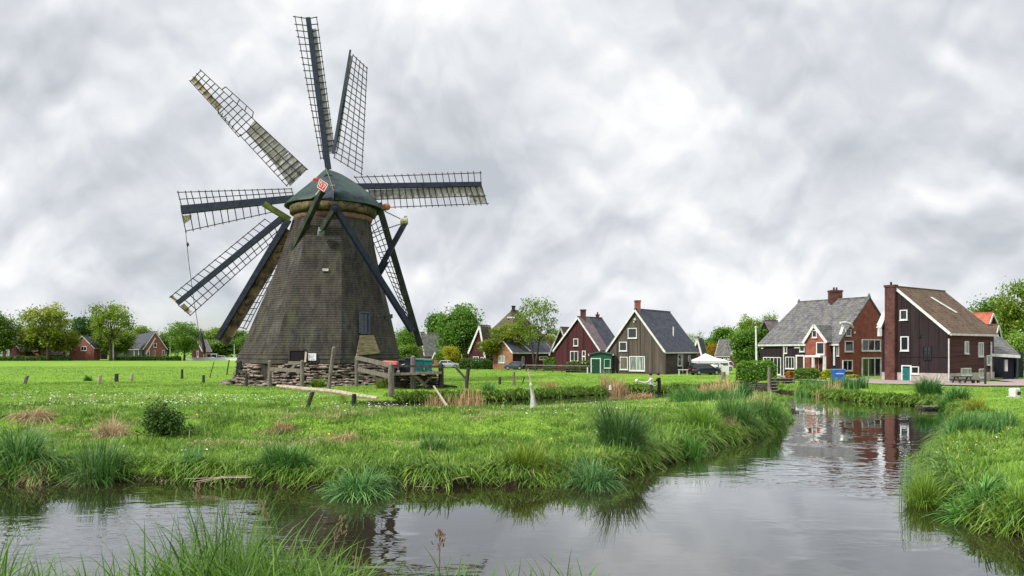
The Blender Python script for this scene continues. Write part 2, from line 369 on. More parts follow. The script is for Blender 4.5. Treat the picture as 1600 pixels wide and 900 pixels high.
# shingled smock: course steps are geometry, single shingles come from a brick pattern
m, N, b = MAT('oak_shingles')
uv = N.n('ShaderNodeTexCoord').outputs['UV']
br = N.n('ShaderNodeTexBrick', i_Vector=uv, i_Scale=1.0); br.offset = .5
for k, v in (('Color1', (.058, .053, .046, 1)), ('Color2', (.116, .105, .088, 1)), ('Mortar', (.022, .019, .017, 1))): br.inputs[k].default_value = v
br.inputs['Mortar Size'].default_value = .016; br.inputs['Brick Width'].default_value = .26; br.inputs['Row Height'].default_value = .235; br.inputs['Bias'].default_value = -.15
c = N.mix(.62, br.outputs[0], N.ramp(N.noise(N.vmul(uv, (2.2, 3.2, 1)), 1.0, 6, .75), [(.3, (.045, .039, .034)), (.7, (.125, .11, .094))]))
streak = N.noise(N.vmul(uv, (.9, .16, 1)), 1.0, 6, .65)
c = N.mix(N.rng(streak, .47, .60, 0, .8), c, (.108, .106, .060)); c = N.mix(N.rng(N.noise(N.vmul(uv, (.45, .22, 1), (8, 1, 0)), 1.0, 5, .65), .52, .64, 0, .6), c, (.15, .138, .12))
c = N.mix(N.rng(N.noise(N.vmul(uv, (.30, .12, 1), (4, 2, 0)), 1.0, 4, .6), .46, .60, 0, .55), c, (.086, .068, .056))
c = N.mix(N.rng(N.noise(uv, 2.6, 4, .7), .645, .70, 0, .8), c, (.27, .26, .24))
c = N.mix(N.rng(N.noise(N.vmul(uv, (1.4, .5, 1), (1, 7, 0)), 1.0, 6, .7), .46, .60, 0, .7), c, (.038, .033, .030))
c = N.mix(1.0, c, (.64, .65, .67), 'MULTIPLY'); N.t.links.new(c, b.inputs['Base Color']); b.inputs['Roughness'].default_value = .9; b.inputs['Specular IOR Level'].default_value = .15
bn = N.n('ShaderNodeBump', i_Height=br.outputs[1], i_Distance=-.03); N.t.links.new(bn.outputs[0], b.inputs['Normal']); M_shingle = m

# ------------------------------------------------------------------ the windmill
MY = 75.0; S_ = MY / F
def mz(py): return CZ + (HZ - py) * S_
mill_base = Vector((GX(504, MY), MY, gz(GX(504, MY), MY)))
mill = thing('windmill', mill_base, 'old brown shingled windmill with green cap and eight lattice sails on a rubble stone base', 'windmill')
prof = [(566, 502, 121), (554, 504, 117), (536, 506, 110.5), (519, 507.5, 105.5), (479, 511, 93), (429, 514.5, 77), (390, 517, 66.5), (352, 519.5, 57.5), (344, 520, 56)]
prof_py = np.array([p[0] for p in prof])[::-1]
def tw(py):
    return (float(np.interp(py, prof_py, np.array([p[1] for p in prof])[::-1])), float(np.interp(py, prof_py, np.array([p[2] for p in prof])[::-1])))
VA = [R(-64 + 45 * k) for k in range(8)]
def tower_ring(py, extra=0.0):
    c, r = tw(py); X = GX(c, MY); rr = r / .9455 * S_ + extra
    return [Vector((X + rr * math.sin(a), MY - rr * math.cos(a), mz(py))) for a in VA]
tb = MB(); tb.uv = []
courses = np.linspace(553.5, 346, 62)
def ring_faces(ra, rb, va, vb):
    for k in range(8):
        a0, a1, b1, b0 = ra[k], ra[(k + 1) % 8], rb[(k + 1) % 8], rb[k]
        w0, w1 = (a1 - a0).length / 2, (b1 - b0).length / 2
        tb.add([a0, a1, b1, b0], [(0, 1, 2, 3)]); u = k * 31.7
        tb.uv += [(u - w0, va), (u + w0, va), (u + w1, vb), (u - w1, vb)]
for i in range(len(courses) - 1):
    lo = tower_ring(courses[i], .07); hi = tower_ring(courses[i + 1], .042); hl = tower_ring(courses[i + 1], .07)
    ring_faces(lo, hi, i * .235 + .0, (i + 1) * .235)
    ring_faces(hi, hl, (i + 1) * .235, (i + 1) * .235)
# lower skirt, two courses below a drip edge
sk = [tower_ring(553.2, .02), tower_ring(559.5, .0), tower_ring(559.7, -.07), tower_ring(566, -.08)]
for i in range(3): ring_faces(sk[i + 1], sk[i], -1 - i * .4, -.6 - i * .4)
tower = tb.build('tower', M_shingle, mill)
def tower_hit(px, py, off=0.0):
    Y = 60.0
    while Y < 90:
        p = PX(px, py, Y); ppy = HZ - (p.z - CZ) / S_
        c, r = tw(ppy); X = GX(c, MY); rr = r / .9455 * S_ * math.cos(R(22.5))
        dx, dy = p.x - X, p.y - MY
        inside = max((dx * math.sin(a + R(22.5)) - dy * math.cos(a + R(22.5))) for a in VA) < rr + off + .05
        if inside: return p
        Y += .02
    return PX(px, py, MY)
# stone base: dark core and several hundred laid stones
rnd = random.Random(4)
sb = MB()
core_r = [(555, 119), (575, 126), (606, 131)]
cx0 = GX(502, MY)
sb.lathe((cx0, MY, 0), [(7.75, mz(567)), (7.95, mz(590)), (8.4, .4)], 24, 1)
def rock(c, ax, ay, az, tang, nor):
    vs = []
    for sz in (-1, 1):
        for sx, sy in ((-1, -1), (1, -1), (1, 1), (-1, 1)):
            j = lambda: rnd.uniform(.5, 1.0)
            vs.append(c + tang * sx * ax * j() + nor * sy * ay * j() + Vector((0, 0, sz * az * j())))
    mid = []
    for sx, sy in ((-1, -1), (1, -1), (1, 1), (-1, 1)): mid.append(c + tang * sx * ax * rnd.uniform(1.0, 1.2) + nor * sy * ay * rnd.uniform(1, 1.25) + Vector((0, 0, rnd.uniform(-.3, .3) * az)))
    v = vs[:4] + mid + vs[4:]
    f = [(3, 2, 1, 0), (8, 9, 10, 11)]
    for l in (0, 4): f += [(l + k, l + (k + 1) % 4, l + 4 + (k + 1) % 4, l + 4 + k) for k in range(4)]
    sb.add(v, f, 0)
z = .62; row = 0
while z < mz(567.5):
    h = rnd.uniform(.17, .34); rad = 8.35 - row * .085 + rnd.uniform(-.05, .05); a = rnd.uniform(0, .1)
    while a < 2 * math.pi:
        wd = rnd.uniform(.25, .8); da = wd / rad; am = a + da / 2
        nor = Vector((math.sin(am), -math.cos(am), 0)); tg = Vector((math.cos(am), math.sin(am), 0))
        px_est = (cx0 + rad * math.sin(am)); ok = not (-23.3 < px_est < -22.0 and nor.y < 0 and 1.0 < z < 2.6)
        if ok: rock(Vector((cx0, MY, z + h / 2 + rnd.uniform(-.09, .09))) + nor * (rad + rnd.uniform(-.10, .07)), wd / 2 * 1.04, .35, h / 2 * rnd.uniform(.85, 1.2), tg, nor)
        a += da
    z += h * .9; row += 1
for k in range(60):           # loose stones round the foot, most of them at the left
    am = rnd.uniform(-1.6, 1.3) if k > 28 else rnd.uniform(-1.75, -.9); rad = 8.6 + rnd.uniform(0, .9)
    nor = Vector((math.sin(am), -math.cos(am), 0)); tg = Vector((math.cos(am), math.sin(am), 0)); p = Vector((cx0, MY, .8)) + nor * rad
    rock(p + Vector((0, 0, rnd.uniform(.0, .45 * (9.6 - rad)))), rnd.uniform(.2, .5), rnd.uniform(.2, .35), rnd.uniform(.08, .17), tg, nor)
sb.build('stone_base', [M_stone, mat('earth_between_stones', (.018, .014, .011), (.05, .042, .034), (1, 1, 1), 3, .95)], mill)
# openings (dark panels, no holes) and plates on the body
def plate(px0, py0, px1, py1, th=.12, out_=.1, m=M_dark, name='hatch', parent=mill, sides=None):
    a, b_, c_, d_ = (tower_hit(*q, out_) for q in ((px0, py1), (px1, py1), (px1, py0), (px0, py0)))
    n = (b_ - a).cross(d_ - a).normalized()
    if n.y > 0: n = -n
    return MB().slab([a, b_, c_, d_], th, n=n).build(name, m, parent), (a, b_, c_, d_, n)
h, (a, b_, c_, d_, n) = plate(452, 547, 477, 565, .10, -.02, M_dark, 'hatch_shade_panel')  # black panel on the shingles, the hatch's inner shade painted on
fb = MB(); fb.bar(d_ + n * .1, c_ + n * .1, .22, .22); fb.bar(a + n * .1, d_ + n * .1, .14, .2); fb.bar(b_ + n * .1, c_ + n * .1, .1, .2); fb.build('hatch_frame', M_darkwood, h)
pb = MB(); pb.bar(tower_hit(478.5, 566) - Vector((0, .35, 0)), tower_hit(480, 550) - Vector((0, .35, 0)), .16, .1); pb.build('door_post', M_palewood, mill)
sg, (a, b_, c_, d_, n) = plate(481.5, 552.5, 494, 563.5, .05, .12, M_white, 'notice_board')
lb = MB()
for k, (f0, f1) in enumerate(((.12, .85), (.2, .7), (.12, .6), (.3, .85))):
    t = .2 + k * .2; p = lambda f: a.lerp(b_, f).lerp(d_.lerp(c_, f), 1 - t) + n * .058
    lb.bar(p(f0), p(f1), .05, .012)
lb.build('notice_writing', M_bluefr, sg)
# base doorway: black box, its inner shade painted as colour, wooden gate in front
db = MB(); db.box((GX(459.5, 66.9), 67.0, 1.85), (1.25, .5, 1.5)); db.build('doorway_shade_box', M_dark, mill)
wn, (a, b_, c_, d_, n) = plate(561.5, 489, 575.5, 521, .06, .05, M_glass, 'window')
wf = MB(); e = n * .10
for p, q in ((a, b_), (b_, c_), (c_, d_), (d_, a)): wf.bar(p + e, q + e, .17, .16, up=n)
for f in (.36, .68): wf.bar(a.lerp(d_, f) + n * .08, b_.lerp(c_, f) + n * .08, .06, .05, up=n)
wf.bar(a.lerp(b_, .5) + n * .08, d_.lerp(c_, .5) + n * .08, .06, .05, up=n)
wf.build('window_frame', M_bluefr, wn)
M_moss = mat('mossy_new_shingle', (.10, .085, .045), (.24, .20, .11), (1, 1, 5), 1.2, .9, bump=.02)
mp = MB(); q = [tower_hit(*p, .10) for p in ((556, 556), (593, 552), (583, 524), (562, 524))]
mp.slab(q, .10, n=(q[1] - q[0]).cross(q[3] - q[0]).normalized() * (-1 if (q[1] - q[0]).cross(q[3] - q[0]).y > 0 else 1)); mp.build('mossy_shingle_patch', M_moss, mill)
plate(504, 420, 513.5, 424, .10, .08, mat('grey_lead', (.20, .20, .19), (.32, .32, .30), (1, 1, 1), 4, .7), 'vent_box')
ob = MB(); ob.bar(tower_hit(600, 497) , PX(611, 494, MY), .36, .42); ob.build('lifting_beam', M_black, mill)
# curb rings under the cap
cb = MB(); C0 = Vector((GX(521, MY), MY, 0)); n8 = 32
cb.lathe(C0, [(3.72, mz(348)), (3.85, mz(346)), (3.95, mz(341)), (3.8, mz(340))], n8, 0)
cb.build('brick_ring', M_redring, mill, True)
cb = MB(); cb.lathe(C0, [(3.75, mz(341)), (3.8, mz(334)), (3.7, mz(333))], n8); cb.build('dark_ring', M_black, mill, True)  # plain black ring between the brick ring and the curb
cb = MB(); cb.lathe(C0, [(4.02, mz(338.5)), (4.28, mz(337)), (4.34, mz(327)), (4.1, mz(326)), (3.9, mz(322))], n8); cb.build('curb_ring', M_ring, mill, True)
# cap
cap_axis = lambda Y: -17.05 - .335 * (Y - 70.3)
ze = mz(321); nt, ns = 14, 10
kb = MB(); vs = []
for i in range(nt + 1):
    t = i / nt; Y = 70.2 + 8.9 * t
    zr = ze + .35 + (23.55 - ze - .35) * (t ** .92); hw = 5.0 * math.sqrt(max(.02, 1 - ((Y - 75.6) / 5.55) ** 2))
    X0 = cap_axis(Y)
    for s in range(-ns, ns + 1):
        f = abs(s) / ns; x = hw * f * (1 if s > 0 else -1)
        zz_ = ze - .12 + (zr - ze + .12) * (1 - .30 * f - .70 * f ** 2.5) - .35 * max(0, f - .85) * (1 if s < 0 else 3.5)
        # eave line follows the ring: push the rim of each section outwards round the tail
        vs.append((X0 * (1 - f) + (C0.x) * f + x, Y + (75 - Y) * f * .12, zz_))
k_ = 2 * ns + 1
kb.add(vs, [(i * k_ + s, i * k_ + s + 1, (i + 1) * k_ + s + 1, (i + 1) * k_ + s) for i in range(nt) for s in range(2 * ns)])
kb.add(vs[-k_:], [tuple(range(k_))])
cap = kb.build('cap', M_capl, mill)
so_ = cap.modifiers.new('solid', 'SOLIDIFY'); so_.thickness = .12
rb = MB(); rp = [(cap_axis(70.2 + 8.9 * t), 70.15 + 8.9 * t, ze + .35 + (23.55 - ze - .35) * (t ** .92) + .05) for t in np.linspace(0, 1, 9)]
rb.tube(rp, .05, 6); rb.build('ridge_strip', M_greywood, cap)
tf = MB(); tf.slab([PX(499, 313, 69.9), PX(521.5, 314, 69.7), PX(522.5, 300, 69.9), PX(514, 299, 70.3)], .12); tf.build('tail_board', M_navy, cap)
wr = MB(); wr.tube([PX(517, 289.5, 71.5), PX(534, 290, 74), PX(551, 290.5, 77.6)], .05, 5); wr.build('cap_cable', M_offwhite, cap)
# tail braces and beams
def beam(p0, p1, w, m, name, h=None, w1=None, parent=mill):
    return MB().bar(p0, p1, w, h, w1=w1).build(name, m, parent)
beam(PX(504, 296, 69.0), PX(436, 436, 73.5), .46, M_blackgreen, 'tail_brace', w1=.52)
beam(PX(524, 325, 69.3), PX(644, 517, 74.0), .50, M_navy, 'tail_brace', w1=.62)
sbr = beam(PX(524, 325, 69.2), PX(502, 361, 69.9), .42, M_blackgreen, 'tail_brace')
beam(PX(502.5, 358, 69.8), PX(500.5, 367, 70.3), .52, M_metal, 'brace_foot', parent=sbr)
hb = MB(); hb.tube([PX(524, 324.5, 68.7), PX(524, 324.5, 70.8)], .42, 14); hb.tube([PX(524, 324.5, 68.62), PX(524, 324.5, 68.72)], .2, 12); hb.build('winch_boss', M_navy, mill, False, .04)
beam(PX(412, 318.5, 72), PX(453, 343.5, 73), .62, mat('algae_green_beam', (.05, .07, .012), (.14, .16, .04), (1, 1, 1), 1.5, .8), 'cross_beam_end', h=.5)
beam(PX(573, 328, 75.5), PX(604, 323.5, 77.5), .40, M_ring, 'cross_beam_end', h=.36)
ot = MB(); ot.tube([PX(600.5, 324, 77.2), PX(605.5, 323, 77.7)], .36, 12); ot.build('beam_cap', mat('rust_orange', (.22, .075, .03), (.36, .14, .06), (1, 1, 1), 4, .7), mill)
beam(PX(634, 346, 77.5), PX(589, 428, 77.5), .50, M_navy, 'long_strut')
beam(PX(606, 409, 77.9), PX(591, 435, 77.9), .24, M_navy, 'short_strut')
kn = MB(); kn.tube([PX(626, 346.5, 77.4), PX(637, 345.5, 77.4)], .36, 10); kn.tube([PX(632, 344, 77.4), PX(632.5, 338, 77.4), PX(636, 338, 77.4)], .1, 6); kn.build('strut_head', mat('mossy_pale_wood', (.17, .17, .08), (.34, .34, .20), (1, 1, 1), 3, .85), mill)
wr = MB()
for p, q in (((601, 330), (630, 344)), ((578, 366), (629, 349))): wr.tube([PX(*p, 77.6), PX(*q, 77.4)], .055, 5)
wr.build('stay_wires', M_rope, mill)
# red plate on the tail
A, B_, C_, D_ = PX(500, 279, 68.4), PX(513.5, 288, 68.4), PX(506.5, 300.5, 68.4), PX(495.5, 293, 68.4)
pl_ = MB().slab([A, B_, C_, D_], .06, n=(0, -1, 0)).build('red_plate', M_redpaint, mill)
gb = MB(); pt = lambda u, v: A.lerp(B_, u).lerp(D_.lerp(C_, u), v) + Vector((0, -.075, 0))
bars = [((.03, .05), (.97, .05)), ((.97, .05), (.97, .95)), ((.97, .95), (.03, .95)), ((.03, .95), (.03, .05))]
bars += [((.18, .24), (.40, .24)), ((.20, .28), (.20, .66)), ((.20, .66), (.30, .74)), ((.30, .74), (.42, .64)), ((.42, .64), (.42, .34)), ((.54, .26), (.84, .26)), ((.82, .28), (.64, .76)), ((.62, .50), (.80, .52))]
for p, q in bars: gb.bar(pt(*p), pt(*q), .07, .02, up=(0, -1, 0))
gb.build('plate_lettering', M_white, pl_)
beam(PX(499.5, 297, 68.6), PX(493.5, 304.5, 68.6), .24, M_white, 'white_tag', h=.06)
bl = MB(); bl.tube([PX(491.5, 281, 70.6), PX(495, 279.5, 71.4)], .17, 10); bl.build('red_lamp', M_redpaint, mill)
# sails: all lie in one plane behind the cap, turned a little to the left
HUB = PX(508, 288, 80.0); yaw = R(6); rv = Vector((math.cos(yaw), math.sin(yaw), 0)); nv = Vector((math.sin(yaw), -math.cos(yaw), 0))
CAM = Vector((0, 0, CZ))
def sp_(px, py, off=0.0):
    d = Vector(((px - 800) / F, 1, (HZ - py) / F)); t = (HUB + nv * off - CAM).dot(nv) / d.dot(nv); return CAM + d * t
ws = MB(); ws.tube([(cap_axis(76), 76, 21.7), HUB + Vector((.1, .6, 0))], .55, 12); ws.build('windshaft', M_black, mill)
pe = MB(); pe.box(HUB, (1.3, 1.3, 1.5)); pe.build('poll_end', M_navy, mill, False, .08)
def bil(q, u, v):   # q: inner-a, inner-b, outer-b, outer-a ; u across, v outwards
    f = lambda i: Vector(q[i]); return f(0).lerp(f(1), u).lerp(f(3).lerp(f(2), u), v)
rs = random.Random(9)
def sail(stock, panels, boards, wi, wo, hub_link=True, matstock=None):
    if stock:
        a, b_ = sp_(*stock[0]), sp_(*stock[1])
        root = MB().bar(a, b_, wi, wi * .9, up=nv, w1=wo, h1=wo * .8).build('sail', matstock or M_navy, mill)
        par = root
    else: par = None
    lb = MB(); off = -.10
    for q, us, nc, tip in panels:
        q3 = [sp_(*p, off) for p in q]
        w = .085
        for u in us: lb.bar(bil(q3, u, -.01), bil(q3, u, 1.01), w, .05, up=nv)
        for k in range(nc + 1):
            v = k / nc + rs.uniform(-.004, .004)
            a, b_ = bil(q3, -tip[0], v), bil(q3, 1 + tip[1], v + rs.uniform(-.006, .006))
            lb.bar(a + nv * .05, b_ + nv * .05, .085, .06, up=nv)
    if par is None:
        par = lb.build('sail', M_lath, mill)
    else: lb.build('lattice', M_lath, par)
    for q, m_, name in boards:
        bb = MB(); q3 = [sp_(*p, -.16) for p in q]; nb = 6
        for k in range(nb):
            v0, v1 = k / nb, (k + 1) / nb + .003
            j = Vector(nv) * rs.uniform(-.03, .03)
            bb.slab([bil(q3, 0, v0) + j, bil(q3, 1, v0) + j, bil(q3, 1, v1) + j, bil(q3, 0, v1) + j], .03, n=nv)
        bb.build(name, m_, par)
# up
sail(((513, 264), (481.5, 28)), [([(501, 247), (509.5, 247), (481, 29), (461, 27)], (0, .5), 21, (.15, 0)), ([(510, 240), (523, 238), (494.8, 28), (484, 29)], (1,), 21, (0, .12))],
     [([(512, 238), (522, 237), (494, 45), (487, 46)], M_sailboard, 'windboard')], .62, .50)
# up right: edge-on board and a wide lattice
sail(((521, 240), (547.5, 78)), [([(522, 246), (565, 272), (573.5, 106), (551.5, 86)], (0, .25, .5, .75, 1), 18, (0, .04))],
     [([(524, 246), (529, 232), (550, 88), (546.5, 86)], M_sailboard, 'windboard')], .34, .20, matstock=M_bluefr)
# up left: lattice with no stock in view
sail(None, [([(447.5, 290), (479.5, 264), (314, 110), (297, 127)], (0, .34, .66, 1), 23, (.02, .02)), ([(373, 214), (377, 210), (342, 170), (341, 177)], (0,), 6, (0, 0)), ([(394, 185), (396, 175), (353, 136), (347, 140)], (1,), 4, (0, 0))],
     [([(453, 291), (480, 265), (452, 239), (428, 256)], M_sailboard, 'windboard'), ([(428, 256), (450, 238), (398, 188), (384, 206)], mat('thin_tan_board', (.20, .19, .165), (.36, .34, .31), (1, 1, 1), 2, .8), 'windboard'), ([(341, 173), (347, 168), (305, 119), (298, 126)], M_tanboard, 'windboard')], .3, .3)
# right
sail(((540, 292), (752.5, 287.5)), [([(562, 288), (555, 277), (751, 270), (752, 285)], (1,), 19, (0, .2)), ([(576, 296), (578, 325), (762, 318), (753, 291)], (.55, 1), 19, (0, .1))],
     [([(577, 297), (577, 313), (733, 306), (752, 291)], M_sailboard, 'windboard'), ([(733, 292), (734, 317), (761, 317), (752, 291)], M_sailboard, 'windboard')], .62, .46)
# left
sail(((462, 310), (284, 328)), [([(458, 306), (455, 295), (278.6, 300.5), (284, 322)], (1, .5), 17, (0, .1)), ([(425, 316), (427, 331), (290.5, 361), (285, 334)], (1,), 12, (0, .12))],
     [([(299, 336), (299, 342), (288, 350), (285.5, 337)], M_tanboard, 'windboard')], .66, .85)
# lower left
sail(((447, 336), (277, 474)), [([(424, 350), (413, 343), (266, 464), (276, 470)], (1,), 17, (0, .08)), ([(438, 347), (444, 361), (298, 492), (279, 477)], (.55, 1), 17, (0, .05))],
     [([(265.5, 464), (279, 477), (284, 474), (270, 461)], M_tanboard, 'windboard'), ([(282, 478), (294, 491), (300, 487), (288, 474)], M_tanboard, 'windboard')], .62, .46)
# lower left, boarded
sail(((451, 343), (339, 530)), [([(453, 365), (466, 356), (385, 514), (374, 511)], (.55, 1), 15, (0, .06))],
     [([(447, 356), (461, 366), (356, 541), (341, 531)], M_brownboard, 'windboard')], .62, .50)
# lower right
sail(((591, 318), (657, 541)), [([(571, 350), (590, 335), (648, 510), (634, 492)], (0, .35, .7), 19, (.0, 0))], [], .70, .66, matstock=M_blackgreen)
# rope hanging from the left sail, with its weight
rp = MB(); rp.tube([sp_(290, 361, -.3), sp_(295, 410, -.3), sp_(303, 470, -.3), sp_(313, 531, -.3)], .035, 5); tag(rp.build('hanging_rope', M_rope), 'thin slack rope hanging from the tip of the left sail', 'rope')
rp = MB(); p = sp_(313, 531, -.3); rp.tube([p + Vector((0, 0, 1.2)), p + Vector((.15, 0, .3)), p + Vector((.4, 0, -.9)), p + Vector((.5, 0, -1.6))], [.04, .14, .20, .08], 8); rp.build('rope_bundle', M_black, SC.objects['hanging_rope'], True)
rk = MB(); p = sp_(293.4, 382, -.3); rk.tube([p + Vector((0, 0, .25)), p, p - Vector((0, 0, .25))], [.03, .16, .03], 8); rk.build('rope_knot', M_black, SC.objects['hanging_rope'])

# ------------------------------------------------------------------ houses
def wallmat(name, c1, c2, kind):
    sc = {'v': (3.2, 3.2, .12), 'h': (.12, .12, 3.5), 'b': (1, 1, 1)}[kind]
    m, N, b = MAT(name); tc = N.n('ShaderNodeTexCoord').outputs['Object']
    f = N.noise(N.vmul(tc, sc), 1.7, 6, .65)
    col = N.ramp(f, [(.33, c1), (.67, c2)])
    if kind == 'b':
        s2 = N.n('ShaderNodeSeparateXYZ', i_0=tc)
        hv = N.n('ShaderNodeCombineXYZ', i_0=N.math('ADD', s2.outputs[0], s2.outputs[1]), i_1=s2.outputs[2], i_2=0.0).outputs[0]
        br = N.n('ShaderNodeTexBrick', i_Vector=hv, i_Scale=1.0)
        for k, v in (('Color1', (.82, .80, .80, 1)), ('Color2', (1.12, 1.12, 1.12, 1)), ('Mortar', (1.25, 1.3, 1.3, 1))): br.inputs[k].default_value = v
        br.inputs['Brick Width'].default_value = .22; br.inputs['Row Height'].default_value = .07; br.inputs['Mortar Size'].default_value = .008
        col = N.mix(1.0, col, br.outputs[0], 'MULTIPLY')
    else:
        # board joints every 22 cm
        s2 = N.n('ShaderNodeSeparateXYZ', i_0=tc)
        a = s2.outputs[2] if kind == 'h' else N.math('ADD', s2.outputs[0], s2.outputs[1])
        g = N.math('ABSOLUTE', N.math('SUBTRACT', N.math('FRACT', N.math('MULTIPLY', a, 4.4)), .5))
        col = N.mix(N.rng(g, .43, .48, 0, .65), col, tuple(x * .25 for x in c1))
    col = N.mix(N.rng(N.noise(tc, .5, 5, .65), .5, .7, 0, .45), col, tuple(x * .6 + .012 for x in c1))
    N.t.links.new(col, b.inputs['Base Color']); b.inputs['Roughness'].default_value = .85; b.inputs['Specular IOR Level'].default_value = .2
    return m
def roofmat(name, c1, c2, moss=None, amt=.5):
    m, N, b = MAT(name); tc = N.n('ShaderNodeTexCoord').outputs['Object']
    col = N.ramp(N.noise(tc, 1.6, 8, .78), [(.36, c1), (.62, c2)])
    if moss: col = N.mix(N.rng(N.noise(N.vmul(tc, (1, 1, .5)), .9, 7, .72), .62 - amt * .25, .72 - amt * .12, 0, .8), col, moss)
    col = N.mix(N.rng(N.noise(tc, 5.5, 4, .7), .56, .68, 0, .6), col, tuple(min(1, v * 1.7) for v in c2)); col = N.mix(N.rng(N.noise(N.vmul(tc, (1, 1, 1), (9, 3, 1)), 4.2, 4, .7), .56, .68, 0, .6), col, tuple(v * .5 for v in c1))
    s2 = N.n('ShaderNodeSeparateXYZ', i_0=tc)
    g = N.math('FRACT', N.math('MULTIPLY', s2.outputs[2], 3.6))
    x = N.math('ABSOLUTE', N.math('SUBTRACT', N.math('FRACT', N.math('MULTIPLY', N.math('ADD', s2.outputs[0], N.math('MULTIPLY', s2.outputs[1], .6)), 3.2)), .5))
    col = N.mix(N.rng(g, .8, 1, 0, .55), col, tuple(v * .3 for v in c1))
    N.t.links.new(col, b.inputs['Base Color']); b.inputs['Roughness'].default_value = .8; b.inputs['Specular IOR Level'].default_value = .3
    bn = N.n('ShaderNodeBump', i_Height=N.math('ADD', N.math('MULTIPLY', g, .5), x), i_Distance=.05); N.t.links.new(bn.outputs[0], b.inputs['Normal'])
    return m
BR_brown = wallmat('brown_grey_timber', (.038, .030, .025), (.115, .092, .075), 'v')
BR_brownh = wallmat('brown_grey_clapboard', (.034, .026, .022), (.085, .068, .058), 'h')
BR_tar = wallmat('tarred_purple_boards', (.010, .007, .008), (.034, .021, .023), 'v')
BR_tarh = wallmat('tarred_red_clapboard', (.028, .011, .010), (.085, .035, .029), 'h')
BR_dred = wallmat('dark_red_boards', (.034, .010, .012), (.072, .021, .024), 'v')
BR_brick = wallmat('red_brick', (.15, .045, .032), (.25, .080, .056), 'b')
BR_brick2 = wallmat('dull_brick', (.15, .055, .045), (.26, .10, .08), 'b')
BR_obrick = wallmat('orange_brick', (.16, .078, .042), (.29, .15, .085), 'b')
BR_chim = wallmat('chimney_brick', (.045, .020, .018), (.12, .050, .040), 'b')
BR_stone = mat('pale_plinth', (.26, .23, .20), (.40, .36, .32), (1, 1, 1), 2, .9)
RF_slate = roofmat('dark_slate', (.030, .033, .045), (.075, .080, .10))
RF_purple = roofmat('purple_grey_tile', (.10, .075, .080), (.20, .155, .16))
RF_grey = roofmat('grey_old_tile', (.040, .038, .042), (.165, .16, .158), (.12, .125, .09), .5)
RF_brown = roofmat('mossy_brown_tile', (.028, .018, .014), (.15, .085, .060), (.11, .088, .036), .7)
RF_moss = roofmat('mossy_thatch', (.035, .028, .020), (.10, .082, .052), (.09, .085, .03), .6)
RF_red = roofmat('red_clay_tile', (.27, .07, .04), (.42, .13, .075))

class Face:
    """one outer wall plane: o bottom corner, d along the wall, n outward"""
    def __init__(s, o, d, n): s.o = Vector(o); s.d = Vector(d); s.n = Vector(n)
    def hit(s, px, py, off=0.0):
        r = Vector(((px - 800) / F, 1, (HZ - py) / F)); t = (s.o + s.n * off - CAM).dot(s.n) / r.dot(s.n); return CAM + r * t
    def rect(s, x0, y0, x1, y1):
        a, b = s.hit(x0, (y0 + y1) / 2), s.hit(x1, (y0 + y1) / 2); xm = (x0 + x1) / 2
        z0, z1 = s.hit(xm, y1).z, s.hit(xm, y0).z
        ua, ub = (a - s.o).dot(s.d), (b - s.o).dot(s.d)
        return min(ua, ub), max(ua, ub), z0, z1
    def p(s, u, z, off=0.0): return s.o + s.d * u + s.n * off + Vector((0, 0, z - s.o.z))
def win(root, face, box, cols=2, rows=1, fw=.13, frame=None, glass=None, name='window', sill=True):
    u0, u1, z0, z1 = face.rect(*box); frame = frame or M_white; glass = glass or M_glass
    fb = MB(); P = face.p; fw = min(fw * .82, (u1 - u0) * .17)
    for a, b in ((P(u0, z0 + fw / 2, .05), P(u1, z0 + fw / 2, .05)), (P(u0, z1 - fw / 2, .05), P(u1, z1 - fw / 2, .05))): fb.bar(a, b, .12, fw, up=(0, 0, 1))
    for u in (u0 + fw / 2, u1 - fw / 2): fb.bar(P(u, z0 + fw, .05), P(u, z1 - fw, .05), fw, .12, up=face.n)
    for k in range(1, cols):
        u = u0 + (u1 - u0) * k / cols; fb.bar(P(u, z0 + fw, .045), P(u, z1 - fw, .045), fw * .7, .09, up=face.n)
    for k in range(1, rows):
        z = z0 + (z1 - z0) * k / rows; fb.bar(P(u0 + fw, z, .042), P(u1 - fw, z, .042), .07, .06, up=(0, 0, 1))
    if sill: fb.bar(P(u0 - .05, z0 - .045, .07), P(u1 + .05, z0 - .045, .07), .18, .08, up=(0, 0, 1))
    f = fb.build(name, frame, root)
    gb = MB(); gb.slab([P(u0 + fw * .6, z0 + fw * .6, .008), P(u1 - fw * .6, z0 + fw * .6, .008), P(u1 - fw * .6, z1 - fw * .6, .008), P(u0 + fw * .6, z1 - fw * .6, .008)], .018, n=face.n)
    gb.build('pane', glass, f)
    return f
def door(root, face, box, leaf=None, frame=None, fw=.12, light=False):
    u0, u1, z0, z1 = face.rect(*box); P = face.p
    lb = MB().slab([P(u0 + fw, z0, .01), P(u1 - fw, z0, .01), P(u1 - fw, z1 - fw, .01), P(u0 + fw, z1 - fw, .01)], .05, n=face.n); d = lb.build('door', leaf or M_dark, root)
    fb = MB(); fb.bar(P(u0 + fw / 2, z0, .05), P(u0 + fw / 2, z1, .05), fw, .12, up=face.n); fb.bar(P(u1 - fw / 2, z0, .05), P(u1 - fw / 2, z1, .05), fw, .12, up=face.n)
    fb.bar(P(u0, z1 + fw / 2, .052), P(u1, z1 + fw / 2, .052), .125, fw, up=(0, 0, 1)); fb.build('door_frame', frame or M_white, d)
    hb = MB().box(P(u1 - fw - .12, z0 + (z1 - z0) * .48, .085), (.07, .07, .12)); hb.build('handle', M_metal, d)
    return d
